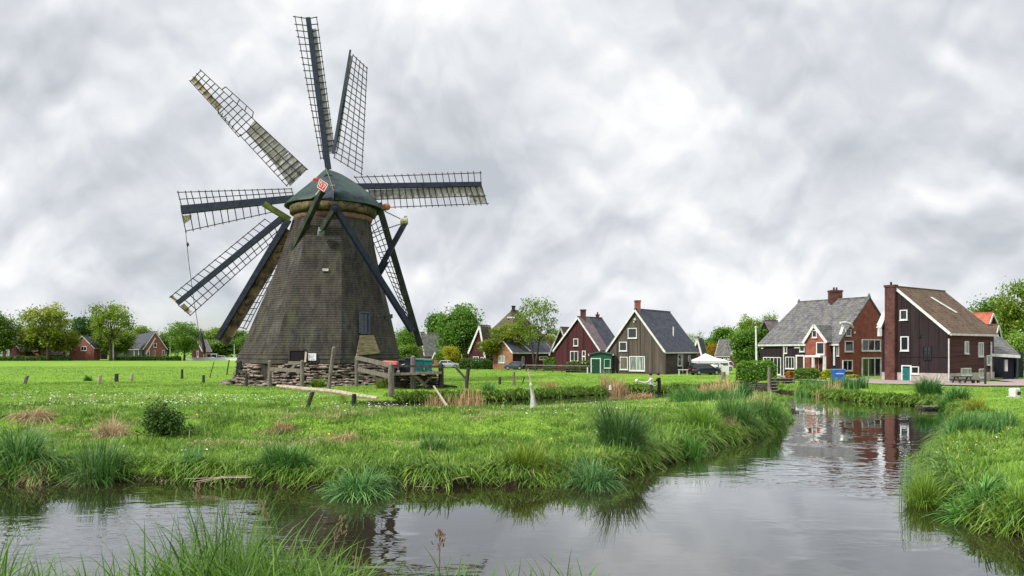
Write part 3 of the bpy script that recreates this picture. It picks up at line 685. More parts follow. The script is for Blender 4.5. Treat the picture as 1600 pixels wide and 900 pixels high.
def house(name, label, pc, Y, pl, pr, th, gable, hL, hR, hA, fa=.5, mp=None, me_=None, roof=None, ov=.3, ovv=.25, hip=0.0, z0=.8, trim=True, cat='house', group=None, gut=True, rth=.16, hip0=0.0):
    """corner at photo column pc and depth Y; wall runs left to column pl and right to column pr; th turns it. gable 'L'/'R' says which wall carries the gable.
    hL/hR eave heights on the near-corner side (hL) and the other side (hR), hA ridge height, fa where the ridge stands along the gable (0 = corner)"""
    th = R(th); X = GX(pc, Y); kl = (pl - 800) / F; kr = (pr - 800) / F
    L = Vector((-math.cos(th), math.sin(th), 0)); Rr = Vector((math.sin(th), math.cos(th), 0))
    A = (X - kl * Y) / (math.cos(th) + kl * math.sin(th)); B = (kr * Y - X) / (math.sin(th) - kr * math.cos(th))
    C = Vector((X, Y, z0)); U, le_, E, ln = (L, A, Rr, B) if gable == 'L' else (Rr, B, L, A)
    root = thing(name, C, label, cat, group); base = Vector((0, 0, -.6))
    up = lambda h: Vector((0, 0, h))
    def Pt(u, v, h): return C + U * u + E * v + up(h)
    ua = fa * le_
    gb = MB(); vs = [Pt(0, 0, -.5), Pt(le_, 0, -.5), Pt(le_, 0, hR), Pt(ua, hip0, hA), Pt(0, 0, hL), Pt(0, ln, -.5), Pt(le_, ln, -.5), Pt(le_, ln, hR), Pt(ua, ln - hip, hA), Pt(0, ln, hL)]
    gb.add(vs, [(0, 1, 2, 3, 4) if not hip0 else (0, 1, 2, 4), (5, 9, 8, 7, 6) if not hip else (5, 9, 7, 6), (0, 4, 9, 5), (1, 6, 7, 2)] + ([(9, 8, 7)] if hip else []) + ([(2, 3, 4)] if hip0 else []), 0)
    mi = [0, 0, 1, 1] + ([0] if hip else []) + ([0] if hip0 else []); gb.m = mi
    wall = gb.build('wall', [mp, me_ or mp], root)
    rb = MB()
    for hu, uu, sgn in ((hL, 0, -1), (hR, le_, 1)):
        run = abs(uu - ua); sl = (hA - hu) / max(run, .01); nrm = (U * (sgn * sl) + Vector((0, 0, 1))).normalized()
        e = uu + sgn * ov; he = hu - sl * ov; up2 = nrm * .03
        q = [Pt(e, -ovv, he), Pt(e, ln + (ovv if not hip else ov * .5), he), Pt(ua, ln - hip + (ovv if not hip else 0), hA), Pt(ua, hip0 if hip0 else -ovv, hA)]
        rb.slab([p + up2 for p in q], rth, n=nrm)
    if hip:
        q = [Pt(-ov, ln + ov * .5, hL - .15), Pt(le_ + ov, ln + ov * .5, hR - .15), Pt(ua, ln - hip, hA + .02)]; n = (q[1] - q[0]).cross(q[2] - q[0]).normalized(); n = n if n.z > 0 else -n
        rb.slab([p + n * .03 for p in q], rth, n=n)
    if hip0:
        q = [Pt(-ov, -ov, hL - .15), Pt(le_ + ov, -ov, hR - .15), Pt(ua, hip0, hA + .02)]; n = (q[1] - q[0]).cross(q[2] - q[0]).normalized(); n = n if n.z > 0 else -n
        rb.slab([p + n * .03 for p in q], rth, n=n)
    ro = rb.build('roof', roof, root)
    rt = MB(); rt.bar(Pt(ua, hip0 if hip0 else -ovv, hA + rth + .05), Pt(ua, ln - hip + (ovv if not hip else 0), hA + rth + .05), .28, .2); rt.build('ridge_cap', roof, ro)
    if trim:
        for v in (-ovv - .045,) + ((ln + ovv + .045,) if not hip else ()):
            for hu, uu, sgn in ((hL, 0, -1), (hR, le_, 1)):
                sl = (hA - hu) / max(abs(uu - ua), .01)
                MB().bar(Pt(uu + sgn * ov, v, hu - sl * ov + .05), Pt(ua, v, hA + .05), .07, .25 if abs(sl) < 2 else .34, up=(0, 0, 1)).build('bargeboard', trim if trim is not True else M_white, ro)
    if gut:
        for hu, uu, sgn in ((hL, 0, -1), (hR, le_, 1)):
            sl = (hA - hu) / max(abs(uu - ua), .01)
            MB().bar(Pt(uu + sgn * (ov + .03), -ovv, hu - sl * ov + .02), Pt(uu + sgn * (ov + .03), ln + ovv, hu - sl * ov + .02), .16, .24).build('gutter', M_offwhite, ro)
    fl = Face(C, L, -Rr); fr = Face(C, Rr, -L)
    return dict(root=root, roof=ro, wall=wall, L=fl, R=fr, A=A, B=B, Pt=Pt, C=C)
def chimney(h, u, v, ztop, w=.7, d=.7, m=None, pots=1, zbot=None):
    b_ = h['Pt'](u, v, 0); z1 = h['C'].z + ztop; z0 = h['C'].z + (zbot if zbot is not None else ztop - 2.2)
    c = MB(); c.box((b_.x, b_.y, (z0 + z1) / 2), (w, d, z1 - z0)); c.box((b_.x, b_.y, z1 - .12), (w + .14, d + .14, .18)); o = c.build('chimney', m or BR_chim, h['roof'])
    p = MB()
    for k in range(pots): p.lathe((b_.x + (k - (pots - 1) / 2) * .35, b_.y, z1 - .02), [(.12, 0), (.14, .1), (.10, .4)], 10)
    p.build('chimney_pot', BR_chim, o); return o
def pipe(h, face, px, y0, y1, m=None, r=.06):
    MB().tube([face.hit(px, y1, .12), face.hit(px, y0, .12)], r, 8).build('drainpipe', m or M_offwhite, h['root'])
def plinth(h, z=.55, m=None):
    C = h['C']; b = MB()
    for f, ln in ((h['L'], h['A']), (h['R'], h['B'])): b.slab([f.p(-.02, .3, .02), f.p(ln, .3, .02), f.p(ln, C.z + z, .02), f.p(-.02, C.z + z, .02)], .03, n=f.n)
    b.build('plinth', m or BR_stone, h['root'])

# --- brown timber house, middle
h = house('timber_house', 'grey-brown timber house with white-edged gable, slate roof and chimney, beside the white tent', 1038, 99, 951, 1088, 40, 'L', 3.25, 3.35, 8.75, .5, BR_brown, BR_brownh, RF_slate, ov=.25)
H3 = h; L_, R_ = h['L'], h['R']
for bx, c_ in (((981.5, 512.5, 995.5, 528.5), 1), ((968, 534, 980, 548.5), 1), ((969, 557.5, 981.5, 577.5), 1)): win(h['root'], L_, bx, c_, 1, .13, glass=M_glass if bx[0] != 969 else mat('brown_shutter', (.09, .075, .06), (.15, .125, .1), (1, 1, 1), 3))
win(h['root'], L_, (983.5, 556.5, 1008, 579.5), 2, 1, .16, glass=M_glassc)
win(h['root'], R_, (1058.5, 554, 1064, 571.5), 1, 1, .1)
win(h['root'], R_, (1075, 555, 1077.5, 564), 1, 1, .08)
pipe(h, R_, 1066.5, 553, 585); pipe(h, R_, 1039, 553, 586, BR_brown, .1)
chimney(h, h['A'] * .5, .5, 10.2, .75, .75, BR_brick2, 0)
v_ = MB(); v_.tube([h['Pt'](h['A'] * .16, h['B'] * .55, 5.0), h['Pt'](h['A'] * .16, h['B'] * .55, 6.6)], .09, 8); v_.build('vent_pipe', M_white, h['roof'])
lm = MB(); lm.box(L_.hit(992, 499, .1), (.3, .2, .3)); lm.box(L_.hit(990.5, 503, .1), (.16, .2, .2)); lm.build('gable_lamp', M_white, h['root'])
vb = MB(); vb.tube([L_.hit(970, 556, .08), L_.hit(970, 559, .08)], .06, 6); vb.build('wall_bracket', M_white, h['root'])

# --- dark red house
h = house('red_house', 'dark red boarded house with brick chimney and purple-edged slate roof, behind the green garage', 938, 111, 868, 972, 42, 'L', 3.3, 3.4, 8.25, .47, BR_dred, BR_dred, RF_slate, ov=.3)
L_ = h['L']
win(h['root'], L_, (896.5, 529, 904, 540.5), 1); win(h['root'], L_, (891.5, 548.5, 904, 564.5), 2); win(h['root'], L_, (910, 548, 915.5, 557), 1)
door(h['root'], L_, (910, 557.5, 915.5, 575), BR_dred)
chimney(h, h['A'] * .44, .8, 9.6, .8, .8, BR_chim, 0); chimney(h, h['A'] * .47, h['B'] * .85, 9.0, .5, .5, BR_chim, 1)
vg = MB(); q = [h['Pt'](-.34, -.29, 2.92), h['Pt'](-.34, 1.6, 2.92), h['Pt'](h['A'] * .47, 2.6, 8.28), h['Pt'](h['A'] * .47, -.29, 8.28)]
n_ = (q[1] - q[0]).cross(q[3] - q[0]).normalized(); n_ = n_ if n_.z > 0 else -n_
vg.slab([p + n_ * .20 for p in q], .05, n=n_); vg.build('purple_tiles', RF_purple, h['roof'])
h = house('barn', 'low mossy-roofed barn adjoining the dark red house on its left', 893, 121, 862, 906, 42, 'L', 3.0, 3.0, 6.9, .5, BR_dred, BR_dred, RF_moss, ov=.3, cat='barn')
# green garage
h = house('green_garage', 'green flat-roofed garage with white posts between the red house and timber house', 956, 103, 922, 966, 12, 'L', 2.65, 2.65, 2.95, .5, mat('green_paint', (.006, .060, .032), (.010, .085, .045), (3, 3, .3), 2, .6), None, mat('bitumen_roof', (.05, .06, .06), (.09, .10, .1), (1, 1, 1), 3), ov=.15, trim=False, cat='garage')
door(h['root'], h['L'], (923, 561, 939, 583), mat('dark_green_door', (.004, .040, .022), (.007, .055, .03), (3, 3, .3), 2, .6), M_white, .14); win(h['root'], h['L'], (944, 561, 954, 575), 1, 1, .08, glass=mat('green_shutter', (.005, .05, .028), (.008, .07, .04), (1, 1, 1), 3))

# --- farmhouse with big hipped roof, behind the spreading tree
h = house('farmhouse', 'old farmhouse with tall mossy hipped roof and orange brick front, behind the two-stemmed tree', 812, 136, 738, 872, 38, 'L', 3.2, 3.2, 10.9, .5, BR_obrick, BR_obrick, RF_moss, ov=.4, hip=5.5, hip0=5.0, trim=False)
chimney(h, h['A'] * .5, 5.6, 12.0, .7, .7, M_black, 0)
sk_ = MB(); n_ = h['roof']; sk_.box(h['Pt'](h['A'] * .44, 4.0, 9.6), (1.6, .6, .3)); sk_.build('roof_window', M_white, h['roof'])
h = house('front_wing', 'orange brick wing with low slate roof and white gable edge, beside the parked dark car', 801, 126.5, 770, 862, 52, 'L', 3.0, 2.9, 5.0, .45, BR_obrick, BR_dred, RF_slate, ov=.3, cat='house')
win(h['root'], h['L'], (780, 556, 789, 567), 2, glass=M_glassc)
win(h['root'], h['R'], (815, 557, 818.5, 570), 1); win(h['root'], h['R'], (842, 557, 855, 562), 2)
rv_ = MB(); rv_.bar(h['Pt'](-.3, h['B'] * .42, 3.1), h['Pt'](h['A'] * .45, h['B'] * .32, 5.3), .22, .16); rv_.build('roof_verge', M_white, h['roof'])
h = house('gabled_annex', 'small dark red gabled house with white steep verges, left of the orange brick wing', 757, 133, 735, 771, 30, 'L', 3.3, 3.3, 7.6, .3, BR_dred, BR_dred, RF_moss, ov=.3, cat='house')
win(h['root'], h['L'], (751, 536, 754.5, 542), 1); win(h['root'], h['L'], (739.5, 557, 748.5, 566), 2); win(h['root'], h['L'], (751.5, 558, 756, 566), 1)
h = house('red_brick_cottage', 'small brick cottage with white verges, half hidden behind the large maple', 734, 165, 722, 744, 35, 'L', 3.2, 3.2, 7.2, .5, BR_dred, BR_dred, RF_purple, ov=.2, cat='cottage')
# house behind the mill at the right
h = house('grey_roofed_cottage', 'cottage with a wide grey roof and white verges, behind the green bins', 664, 170, 652, 693, 62, 'L', 2.6, 2.6, 7.3, .5, BR_dred, BR_brick2, RF_grey, ov=.3, cat='cottage')
chimney(h, h['A'] * .5, 1.2, 8.5, .6, .6, M_offwhite, 0)
hb = house('small_pale_cottage', 'small brick hut with pale eaves between the grey cottage and the yellow tree', 684, 150, 678, 692, 35, 'L', 1.9, 1.9, 2.8, .5, BR_brick2, None, RF_purple, ov=.2, cat='hut')

# --- long brick farmhouse on the right
h = house('brick_farmhouse', 'long red brick farmhouse with weathered grey roof, white windows and a broad chimney', 1312, 88, 1188, 1402, 60, 'R', 4.15, 4.15, 9.6, .5, BR_brick, BR_tar, RF_grey, ov=.25, hip=1.6, trim=False, ovv=.12)
H1 = h; L_, R_ = h['L'], h['R']
chimney(h, h['B'] * .5, h['A'] * .40, 11.0, 1.5, .9, BR_chim, 2, 8.6)
fi = MB(); p = h['Pt'](h['B'] * .5, .05, 9.7); fi.tube([p, p + Vector((0, 0, .35)), p + Vector((0, 0, .6))], [.22, .16, .06], 8); p = h['Pt'](h['B'] * .5, h['A'] - 1.6, 9.7); fi.tube([p, p + Vector((0, 0, .3)), p + Vector((0, 0, .5))], [.22, .16, .06], 8); fi.build('ridge_finial', RF_grey, h['roof'])
win(h['root'], R_, (1346, 530, 1375.5, 548.5), 3, 1, .16); win(h['root'], R_, (1346, 558.5, 1376, 589.5), 3, 1, .2, glass=M_glass)
win(h['root'], R_, (1319.5, 532.5, 1332.5, 549.5), 1, 1, .14); win(h['root'], R_, (1316, 562.5, 1331.5, 579.5), 2, 1, .14); win(h['root'], R_, (1321, 514, 1329, 525), 1, 1, .12)
lm = MB(); lm.box(R_.hit(1335, 519.5, .1), (.2, .2, .25)); lm.build('wall_lamp', M_white, h['root'])
# curved white hood over the small gable window
hd = MB(); pts = [(1314, 522), (1318, 510), (1322, 505.5), (1314.5, 504.5)]
hd.bar(R_.hit(1313.5, 523, .25), R_.hit(1319, 506, .25), .34, .2); cur = [R_.hit(px, py, .3) for px, py in ((1313, 504.5), (1320, 504), (1327, 506), (1331, 509), (1333, 512))]
hd.tube(cur, [.14, .2, .2, .17, .12], 6); hd.build('curved_hood', M_white, h['root'])
# lower roof at the far left end (separate lean-to volume) and the left long wall's windows
win(h['root'], L_, (1242.5, 534, 1250, 543), 1, 1, .1); win(h['root'], L_, (1250, 534, 1258, 549.5), 1, 1, .12)
door(h['root'], L_, (1244, 557, 1258, 588), mat('dark_brown_door', (.03, .016, .014), (.05, .028, .024), (3, 3, .3), 2, .6), M_white, .2)
win(h['root'], L_, (1193, 558, 1221, 585), 5, 1, .12); win(h['root'], L_, (1226, 542, 1230.5, 552), 1, 1, .1); win(h['root'], L_, (1228, 557.5, 1242, 576), 3, 1, .1)
win(h['root'], L_, (1191, 535, 1193, 544), 1, 1, .07)
pipe(h, L_, 1224.5, 534, 588, M_offwhite, .08); pipe(h, L_, 1303.5, 536, 571, M_white, .12)
win(h['root'], L_, (1308.3, 536, 1311.5, 556), 1, 1, .08)
# cross gable facing the garden: its own wall and roof as parts of the farmhouse
fc = Face(L_.o + L_.n * .9, L_.d, L_.n)
u0, u1, za, zb = fc.rect(1258.5, 535, 1291, 588); um = fc.rect(1272.5, 510, 1273.5, 512)[0]; ap = fc.hit(1273, 509).z; ze_ = fc.hit(1275, 533).z
cg = MB(); P = fc.p
front = [P(u0, .3), P(u1, .3), P(u1, ze_), P(um, ap), P(u0, ze_)]; bk = [p - fc.n * 5.2 for p in front]
cg.add(front + bk, [(0, 1, 2, 3, 4), (9, 8, 7, 6, 5), (0, 5, 6, 1), (1, 6, 7, 2), (4, 9, 5, 0)]); cg.build('cross_gable', BR_brick, h['root'])
rr = MB()
for uu, sg_ in ((u0, -1), (u1, 1)):
    sl = (ap - ze_) / abs(uu - um); e = uu + sg_ * .22; q = [P(e, ze_ - sl * .22, .2), P(um, ap, .2), P(um, ap, -5.2), P(e, ze_ - sl * .22, -5.2)]
    n_ = (q[1] - q[0]).cross(q[2] - q[0]).normalized(); n_ = n_ if n_.z > 0 else -n_
    rr.slab([p + n_ * .03 for p in q], .14, n=n_)
rro = rr.build('cross_gable_roof', RF_grey, h['root'])
tb = MB()
for uu, sg_ in ((u0, -1), (u1, 1)):
    sl = (ap - ze_) / abs(uu - um); tb.bar(P(uu + sg_ * .22, ze_ - sl * .22 + .05, .25), P(um, ap + .05, .25), .08, .32)
tb.build('bargeboard', M_white, rro)
win(h['root'], fc, (1269.5, 516, 1277, 527.5), 1, 1, .12); win(h['root'], fc, (1276, 534.5, 1289, 554), 1, 1, .14)
cn = MB(); a = fc.rect(1266, 555, 1290, 558); cn.slab([P(a[0], a[2], .02), P(a[1], a[2], .02), P(a[1], a[3], .02), P(a[0], a[3], .02)], 1.0, n=fc.n)
for px in (1270.5, 1288.5): cn.bar(fc.hit(px, 586, .85), fc.hit(px, 557, .85), .26, .26)
cn.build('porch', M_white, h['root']); door(h['root'], fc, (1279, 559, 1287, 586), BR_dred, M_palewood, .1)
# lean-to dormer roof between cross gable and brick gable
lt = MB(); q = [fc.hit(1292, 534, .1), fc.hit(1316, 534, -.6), R_.hit(1322, 510, .3) - R_.n * .5, fc.hit(1276, 509, -1.6)]
n_ = (q[1] - q[0]).cross(q[3] - q[0]).normalized(); n_ = n_ if n_.dot(Vector((-.3, -1, 1))) > 0 else -n_
# flush extension of the left roof over the bay
h2 = house('low_end_wing', 'low tarred end wing of the brick farmhouse with purple-grey roof, behind the white pole', 1213, 101, 1179, 1230, 60, 'L', 4.4, 4.4, 7.2, .5, BR_tar, BR_tar, RF_purple, ov=.2, trim=False, gut=False, cat='house wing')

# --- tarred house with tall chimney, right
h = house('tarred_house', 'tall tarred timber house with brown mossy roof, brick chimney stack and a teal door', 1481, 73.6, 1378, 1553, 55, 'L', 5.1, 6.5, 9.75, .77, BR_tar, BR_tarh, RF_brown, ov=.3, ovv=.15)
H2 = h; L_, R_ = h['L'], h['R']
plinth(h, .92)
for bx in ((1406.5, 484, 1418.5, 500), (1407.5, 525.5, 1420.5, 548)): win(h['root'], L_, bx, 1, 1, .13)
win(h['root'], L_, (1424, 572.5, 1436.5, 584.5), 1, 1, .11); door(h['root'], L_, (1409, 572.5, 1424.5, 596.5), M_teal, M_white, .13)
M_bwin = mat('black_frame', (.012, .012, .014), (.02, .02, .022), (1, 1, 1), 3)
win(h['root'], L_, (1442.5, 541, 1455.5, 563), 2, 3, .08, frame=M_bwin, sill=False)
vn = MB(); vn.box(L_.hit(1437.5, 525, .05), (.22, .2, .22)); vn.build('wall_vent', M_black, h['root'])
fl_ = MB(); fl_.slab([L_.p(-.02, h['C'].z + 2.55, .01), L_.p(h['A'] * .72, h['C'].z + 2.55, .01), L_.p(h['A'] * .72, h['C'].z + 2.63, .01), L_.p(-.02, h['C'].z + 2.63, .01)], .05, n=L_.n); fl_.build('board_ledge', BR_tar, h['root'])
for bx, c_ in (((1506.5, 533, 1512.5, 552.5), 1), ((1528, 535, 1535.5, 557), 2), ((1501, 575, 1516, 586.5), 3), ((1529, 576, 1537.5, 590), 2), ((1541, 555, 1546, 570), 1)): win(h['root'], R_, bx, c_, 1, .11, glass=M_glassc)
pipe(h, R_, 1482.5, 529, 596, M_offwhite, .07); pipe(h, R_, 1548.5, 534, 591, M_offwhite, .1)
# chimney stack runs the whole height on the gable
st = MB(); a = L_.rect(1386.5, 447, 1402, 590); P = L_.p
st.slab([P(a[0], .7, .0), P(a[1], .7, .0), P(a[1], L_.hit(1394, 447).z, .0), P(a[0], L_.hit(1394, 447).z, .0)], .55, n=L_.n); st.slab([P(a[0] - .08, L_.hit(1394, 449).z, -.06), P(a[1] + .08, L_.hit(1394, 449).z, -.06), P(a[1] + .08, L_.hit(1394, 445.5).z, -.06), P(a[0] - .08, L_.hit(1394, 445.5).z, -.06)], .68, n=L_.n)
sto = st.build('chimney_stack', BR_chim, h['root']); st = MB(); p = P((a[0] + a[1]) / 2, L_.hit(1394, 446).z, .25); st.tube([p, p + Vector((0, 0, .35))], .11, 8); st.build('chimney_pot', M_black, sto)
sk_ = MB(); Pt = h['Pt']; ee = lambda u, v: Pt(u * h['A'], v * h['B'], 5.1 + (9.75 - 5.1) * u / .77) + Vector((.1, -.1, .22))
sk_.slab([ee(.32, .60), ee(.32, .63), ee(.60, .475), ee(.60, .445)], .10, n=Vector((.5, .35, .8)).normalized()); sk_.build('roof_light', M_offwhite, h['roof'])
# white box gutter corner seen at the left of the gable
gc = MB(); gc.slab([L_.hit(1371, 512, .1), L_.hit(1379, 512, .1), L_.hit(1387, 493, .1), L_.hit(1385, 491, .1)], .3, n=L_.n); gc.box(L_.hit(1374.5, 518, .2), (.3, .4, 1.0)); gc.build('white_eave_box', M_white, h['root'])
# red-tiled house behind
h = house('red_tiled_house', 'red-tiled house with white-edged dormer gable, behind the tarred house', 1541, 96, 1515, 1558, 57, 'R', 6.2, 6.2, 8.0, .45, BR_dred, BR_dred, RF_red, ov=.25)
win(h['root'], h['R'], (1542, 520, 1547, 533), 2)
h = house('lower_gable_wing', 'small lower gable wing with white verge, under the red-tiled dormer', 1549, 90, 1538, 1565, 52, 'R', 3.6, 3.6, 6.2, .45, BR_dred, BR_dred, RF_brown, ov=.2)
# open shed
Y = 80; sh = thing('open_shed', (GX(1570, Y), Y, .8), 'open black shed with sloping grey roof at the right end of the tarred house', 'shed')
def Q(px, py, y=Y): return PX(px, py, y)
sb = MB(); zr = 3.3
sb.slab([Vector((GX(1548, 83), 88, .7)), Vector((GX(1598, 88), 88, .7)), Vector((GX(1598, 88), 88, 3.8)), Vector((GX(1548, 83), 88, 3.8))], .1); sb.slab([Vector((GX(1590, 80), 80.3, .7)), Vector((GX(1590, 88), 88, .7)), Vector((GX(1590, 88), 88, 3.5)), Vector((GX(1590, 80), 80.3, 3.3))], .1)
sb.slab([Vector((GX(1573, 80), 80.6, .7)), Vector((GX(1589.5, 80), 80.6, .7)), Vector((GX(1589.5, 80), 80.6, 3.2)), Vector((GX(1573, 80), 80.6, 3.2))], .08); sb.build('shed_wall', mat('black_blue_boards', (.008, .010, .016), (.02, .024, .034), (3, 3, .3), 2, .7), sh)
rb = MB(); rb.slab([Vector((GX(1549, 79.5), 79.4, 3.55)), Vector((GX(1594, 79.5), 79.4, 3.35)), Vector((GX(1574, 88), 88.5, 5.2)), Vector((GX(1549, 88), 88.5, 6.4))], .14, n=(0, 0, 1)); rb.build('roof', RF_grey, sh)
fa_ = MB(); fa_.bar((GX(1549, 79.3), 79.3, 3.55), (GX(1594, 79.3), 79.3, 3.36), .1, .3); fa_.build('fascia', M_offwhite, sh)
pp = MB(); pp.bar(Q(1571.5, 580), Q(1571.5, 562), .3, .2); pp.build('white_post', M_white, sh)

# --- far houses left of the mill
h = house('grey_roofed_barn_house', 'brick house with long grey roof and white-trimmed gable, right of the white garage', 226, 250, 191, 259, 58, 'R', 4.4, 4.4, 9.6, .5, BR_brick2, M_black, RF_slate, ov=.5)
L_, R_ = h['L'], h['R']
win(h['root'], R_, (240, 536, 245, 543), 1, 1, .25); win(h['root'], R_, (229, 547, 234, 556), 1, 1, .25); win(h['root'], R_, (240.5, 547, 243, 556), 1, 1, .2); win(h['root'], R_, (253, 547, 257, 556), 1, 1, .25)
for px in (210, 217, 221.5): pipe(h, L_, px, 548, 558, M_white, .2)
tb = MB(); tb.bar(R_.hit(228, 553, .3), R_.hit(243, 528, .3), .2, .35); tb.build('inner_verge', M_white, h['roof'])
h = house('brick_gable_house', 'small brick house with white-edged front gable, left of the tall open-crowned tree', 147, 245, 111.5, 156, 12, 'L', 4.2, 4.2, 8.0, .5, BR_brick2, BR_brick2, RF_slate, ov=.4)
win(h['root'], h['L'], (126.5, 541, 136, 548), 2, 1, .25)
h = house('dark_low_house', 'dark low house with pale windows, between the big olive tree and the brick gable house', 109, 252, 66, 113, 10, 'R', 3.6, 3.6, 6.2, .5, BR_dred, BR_dred, RF_purple, ov=.4, trim=False)
win(h['root'], h['L'], (72, 547, 84, 553), 3, 1, .2, frame=M_palewood); win(h['root'], h['L'], (100, 545, 104, 556), 1, 1, .2)
h = house('brick_farm_house', 'dark brick house with purple tiled roof, partly behind the tree at the left edge', 60, 247, 14, 70, 14, 'R', 4.4, 4.4, 8.6, .5, BR_brick2, BR_brick2, RF_purple, ov=.4)
h = house('white_verge_house', 'dark gabled house with broad white verge, at the left edge behind the hedge', 32, 243, -12, 40, 25, 'L', 3.6, 3.6, 8.2, .45, BR_dred, BR_brick2, RF_slate, ov=.3)
win(h['root'], h['L'], (10, 546, 15, 557), 1, 1, .25, glass=M_glassc); win(h['root'], h['L'], (0, 546, 4, 557), 1, 1, .25, glass=M_glassc)
h = house('white_garage', 'white flat garage left of the grey-roofed house across the field', 188, 250, 176, 193, 15, 'L', 3.4, 3.4, 3.7, .5, M_white, None, RF_slate, ov=.2, trim=False, cat='garage', gut=False)
h = house('far_slate_shed', 'grey slate roof of a house just left of the white garage', 158, 275, 137, 168, 20, 'R', 4, 4, 7.0, .5, BR_tar, None, RF_slate, ov=.3, trim=False, cat='house')
h = house('red_pavilion', 'small red brick pavilion with white corner verge and tiled roof, left of the mill', 316, 250, 300, 329, 40, 'L', 3.4, 3.4, 7.0, .5, BR_dred, BR_brick2, RF_purple, ov=.4, cat='pavilion')
for bx in ((308, 548, 310.5, 558),): win(h['root'], h['L'], bx, 1, 1, .2)
win(h['root'], h['R'], (318, 551, 322, 559), 1, 1, .25)
# far houses behind the tent
h = house('steep_gable_house', 'small dark house with two white steep verges, above the white tent', 1096, 150, 1084, 1103, 35, 'L', 2.7, 2.7, 5.6, .5, BR_dred, BR_dred, RF_slate, ov=.3)
h = house('grey_roof_brick_house', 'brick house with grey roof and white gable, right of the tent behind the parked car', 1142, 135, 1121, 1152, 58, 'R', 2.9, 2.9, 5.1, .5, BR_brick2, BR_brick2, RF_grey, ov=.3)
win(h['root'], h['R'], (1144, 553, 1149, 559), 2, 1, .18)
for bx in ((1124, 554, 1128, 561), (1131, 554, 1135, 561), (1137, 554, 1140.5, 561)): win(h['root'], h['L'], bx, 1, 1, .16)

# ------------------------------------------------------------------ trees
M_leaf = leafmat('tree_leaves', (.050, .095, .018), (.12, .205, .034), (.25, .34, .07), .4)
M_bark = mat('bark', (.028, .023, .017), (.075, .062, .046), (1, 1, .3), 2, .95)
def tree_proto(seed, Rr, cb, ncl, nl, cr, leaf, trunk_r, kind='round', stems=1):
    """tree 10 units tall; returns (trunk mesh, crown mesh)"""
    g = np.random.default_rng(seed); H = 10.0
    cl = []
    while len(cl) < ncl:
        p = g.uniform(-1, 1, 3); r = np.linalg.norm(p)
        lump = .84 + .22 * math.sin(3.1 * math.atan2(p[1], p[0]) + seed) * math.cos(2.3 * p[2] + seed) + .05 * g.normal()
        if r > lump or r < .38: continue
        if kind == 'cone' and np.hypot(p[0], p[1]) > .95 * (1 - (p[2] + 1) / 2) + .12: continue
        if kind == 'vase' and np.hypot(p[0], p[1]) > .55 + .5 * (p[2] + 1) / 2: continue
        c = np.array([p[0] * Rr, p[1] * Rr, (cb + H) / 2 + p[2] * (H - cb) / 2 * .95])
        cl.append(c)
    cl = np.array(cl); k = len(cl)
    ct = g.uniform(0, 1, k)
    sizes = cr * g.uniform(.65, 1.35, k)
    pts = np.repeat(cl, nl, 0) + g.normal(0, 1, (k * nl, 3)) * np.repeat(sizes, nl)[:, None] * np.array([1, 1, .62])
    tint = np.clip(np.repeat(ct, nl) * .55 + g.uniform(0, .45, k * nl), 0, 1)
    V, Q, T = leaf_arrays(pts, leaf * g.uniform(.6, 1.4, k * nl), tint, g)
    crown = np_mesh('crown', V, Q, T, M_leaf); cm = crown.data; bpy.data.objects.remove(crown)
    tb = MB(); top = cb + (H - cb) * .55
    for s in range(stems):
        sx = (s - (stems - 1) / 2) * 1.2; lean = (s - (stems - 1) / 2) * 2.6
        pts_ = [(sx * .2, 0, -.3), (sx * .3 + lean * .05, .05, cb * .5), (sx * .4 + lean * .35, .1, cb + .6), (sx * .5 + lean * .75, 0, top)]
        tb.tube(pts_, [trunk_r * 1.35, trunk_r, trunk_r * .7, trunk_r * .22], 7)
        for i in g.permutation(k)[:int(26 / stems)]:
            c = cl[i]; t = g.uniform(.25, .95); z0 = cb * .75 + (top - cb * .75) * t * .8
            f = np.interp(z0, [cb * .5, cb + .6, top], [0, 1, 2]); x0 = np.interp(z0, [cb * .5, cb + .6, top], [p[0] for p in pts_[1:]])
            r0 = trunk_r * (.42 - .25 * t); a = Vector((x0, 0, z0)); b_ = Vector(c); mid = a.lerp(b_, .5) + Vector((0, 0, -.08 * (b_ - a).length))
            if b_.z < z0 - .4: continue
            tb.tube([a, mid, b_], [r0, r0 * .6, r0 * .2], 5, cap=False)
    tr = tb.build('trunk', M_bark, thing('tmp', (0, 0, 0), 'x', 'x'), True); tm = tr.data
    p_ = tr.parent; bpy.data.objects.remove(tr); bpy.data.objects.remove(p_)
    return tm, cm
PROTO = {
    'round': tree_proto(1, 4.3, 1.2, 120, 105, .72, .40, .30),
    'round2': tree_proto(2, 4.2, 1.6, 100, 100, .70, .40, .28),
    'open': tree_proto(3, 4.6, 2.4, 74, 66, .56, .38, .26, 'vase'),
    'open2': tree_proto(4, 4.4, 2.6, 66, 66, .56, .38, .28, 'vase'),
    'dark': tree_proto(5, 3.6, .8, 100, 90, .8, .5, .25),
    'cone': tree_proto(6, 3.0, .6, 90, 80, .7, .45, .22, 'cone'),
    'twin': tree_proto(7, 4.6, 3.0, 95, 36, .50, .30, .20, 'vase', 2),
    'bushy': tree_proto(8, 4.6, .3, 120, 85, .85, .5, .2),
    'sparse': tree_proto(11, 4.0, 1.0, 60, 36, .6, .34, .16),
}
rt = random.Random(3)
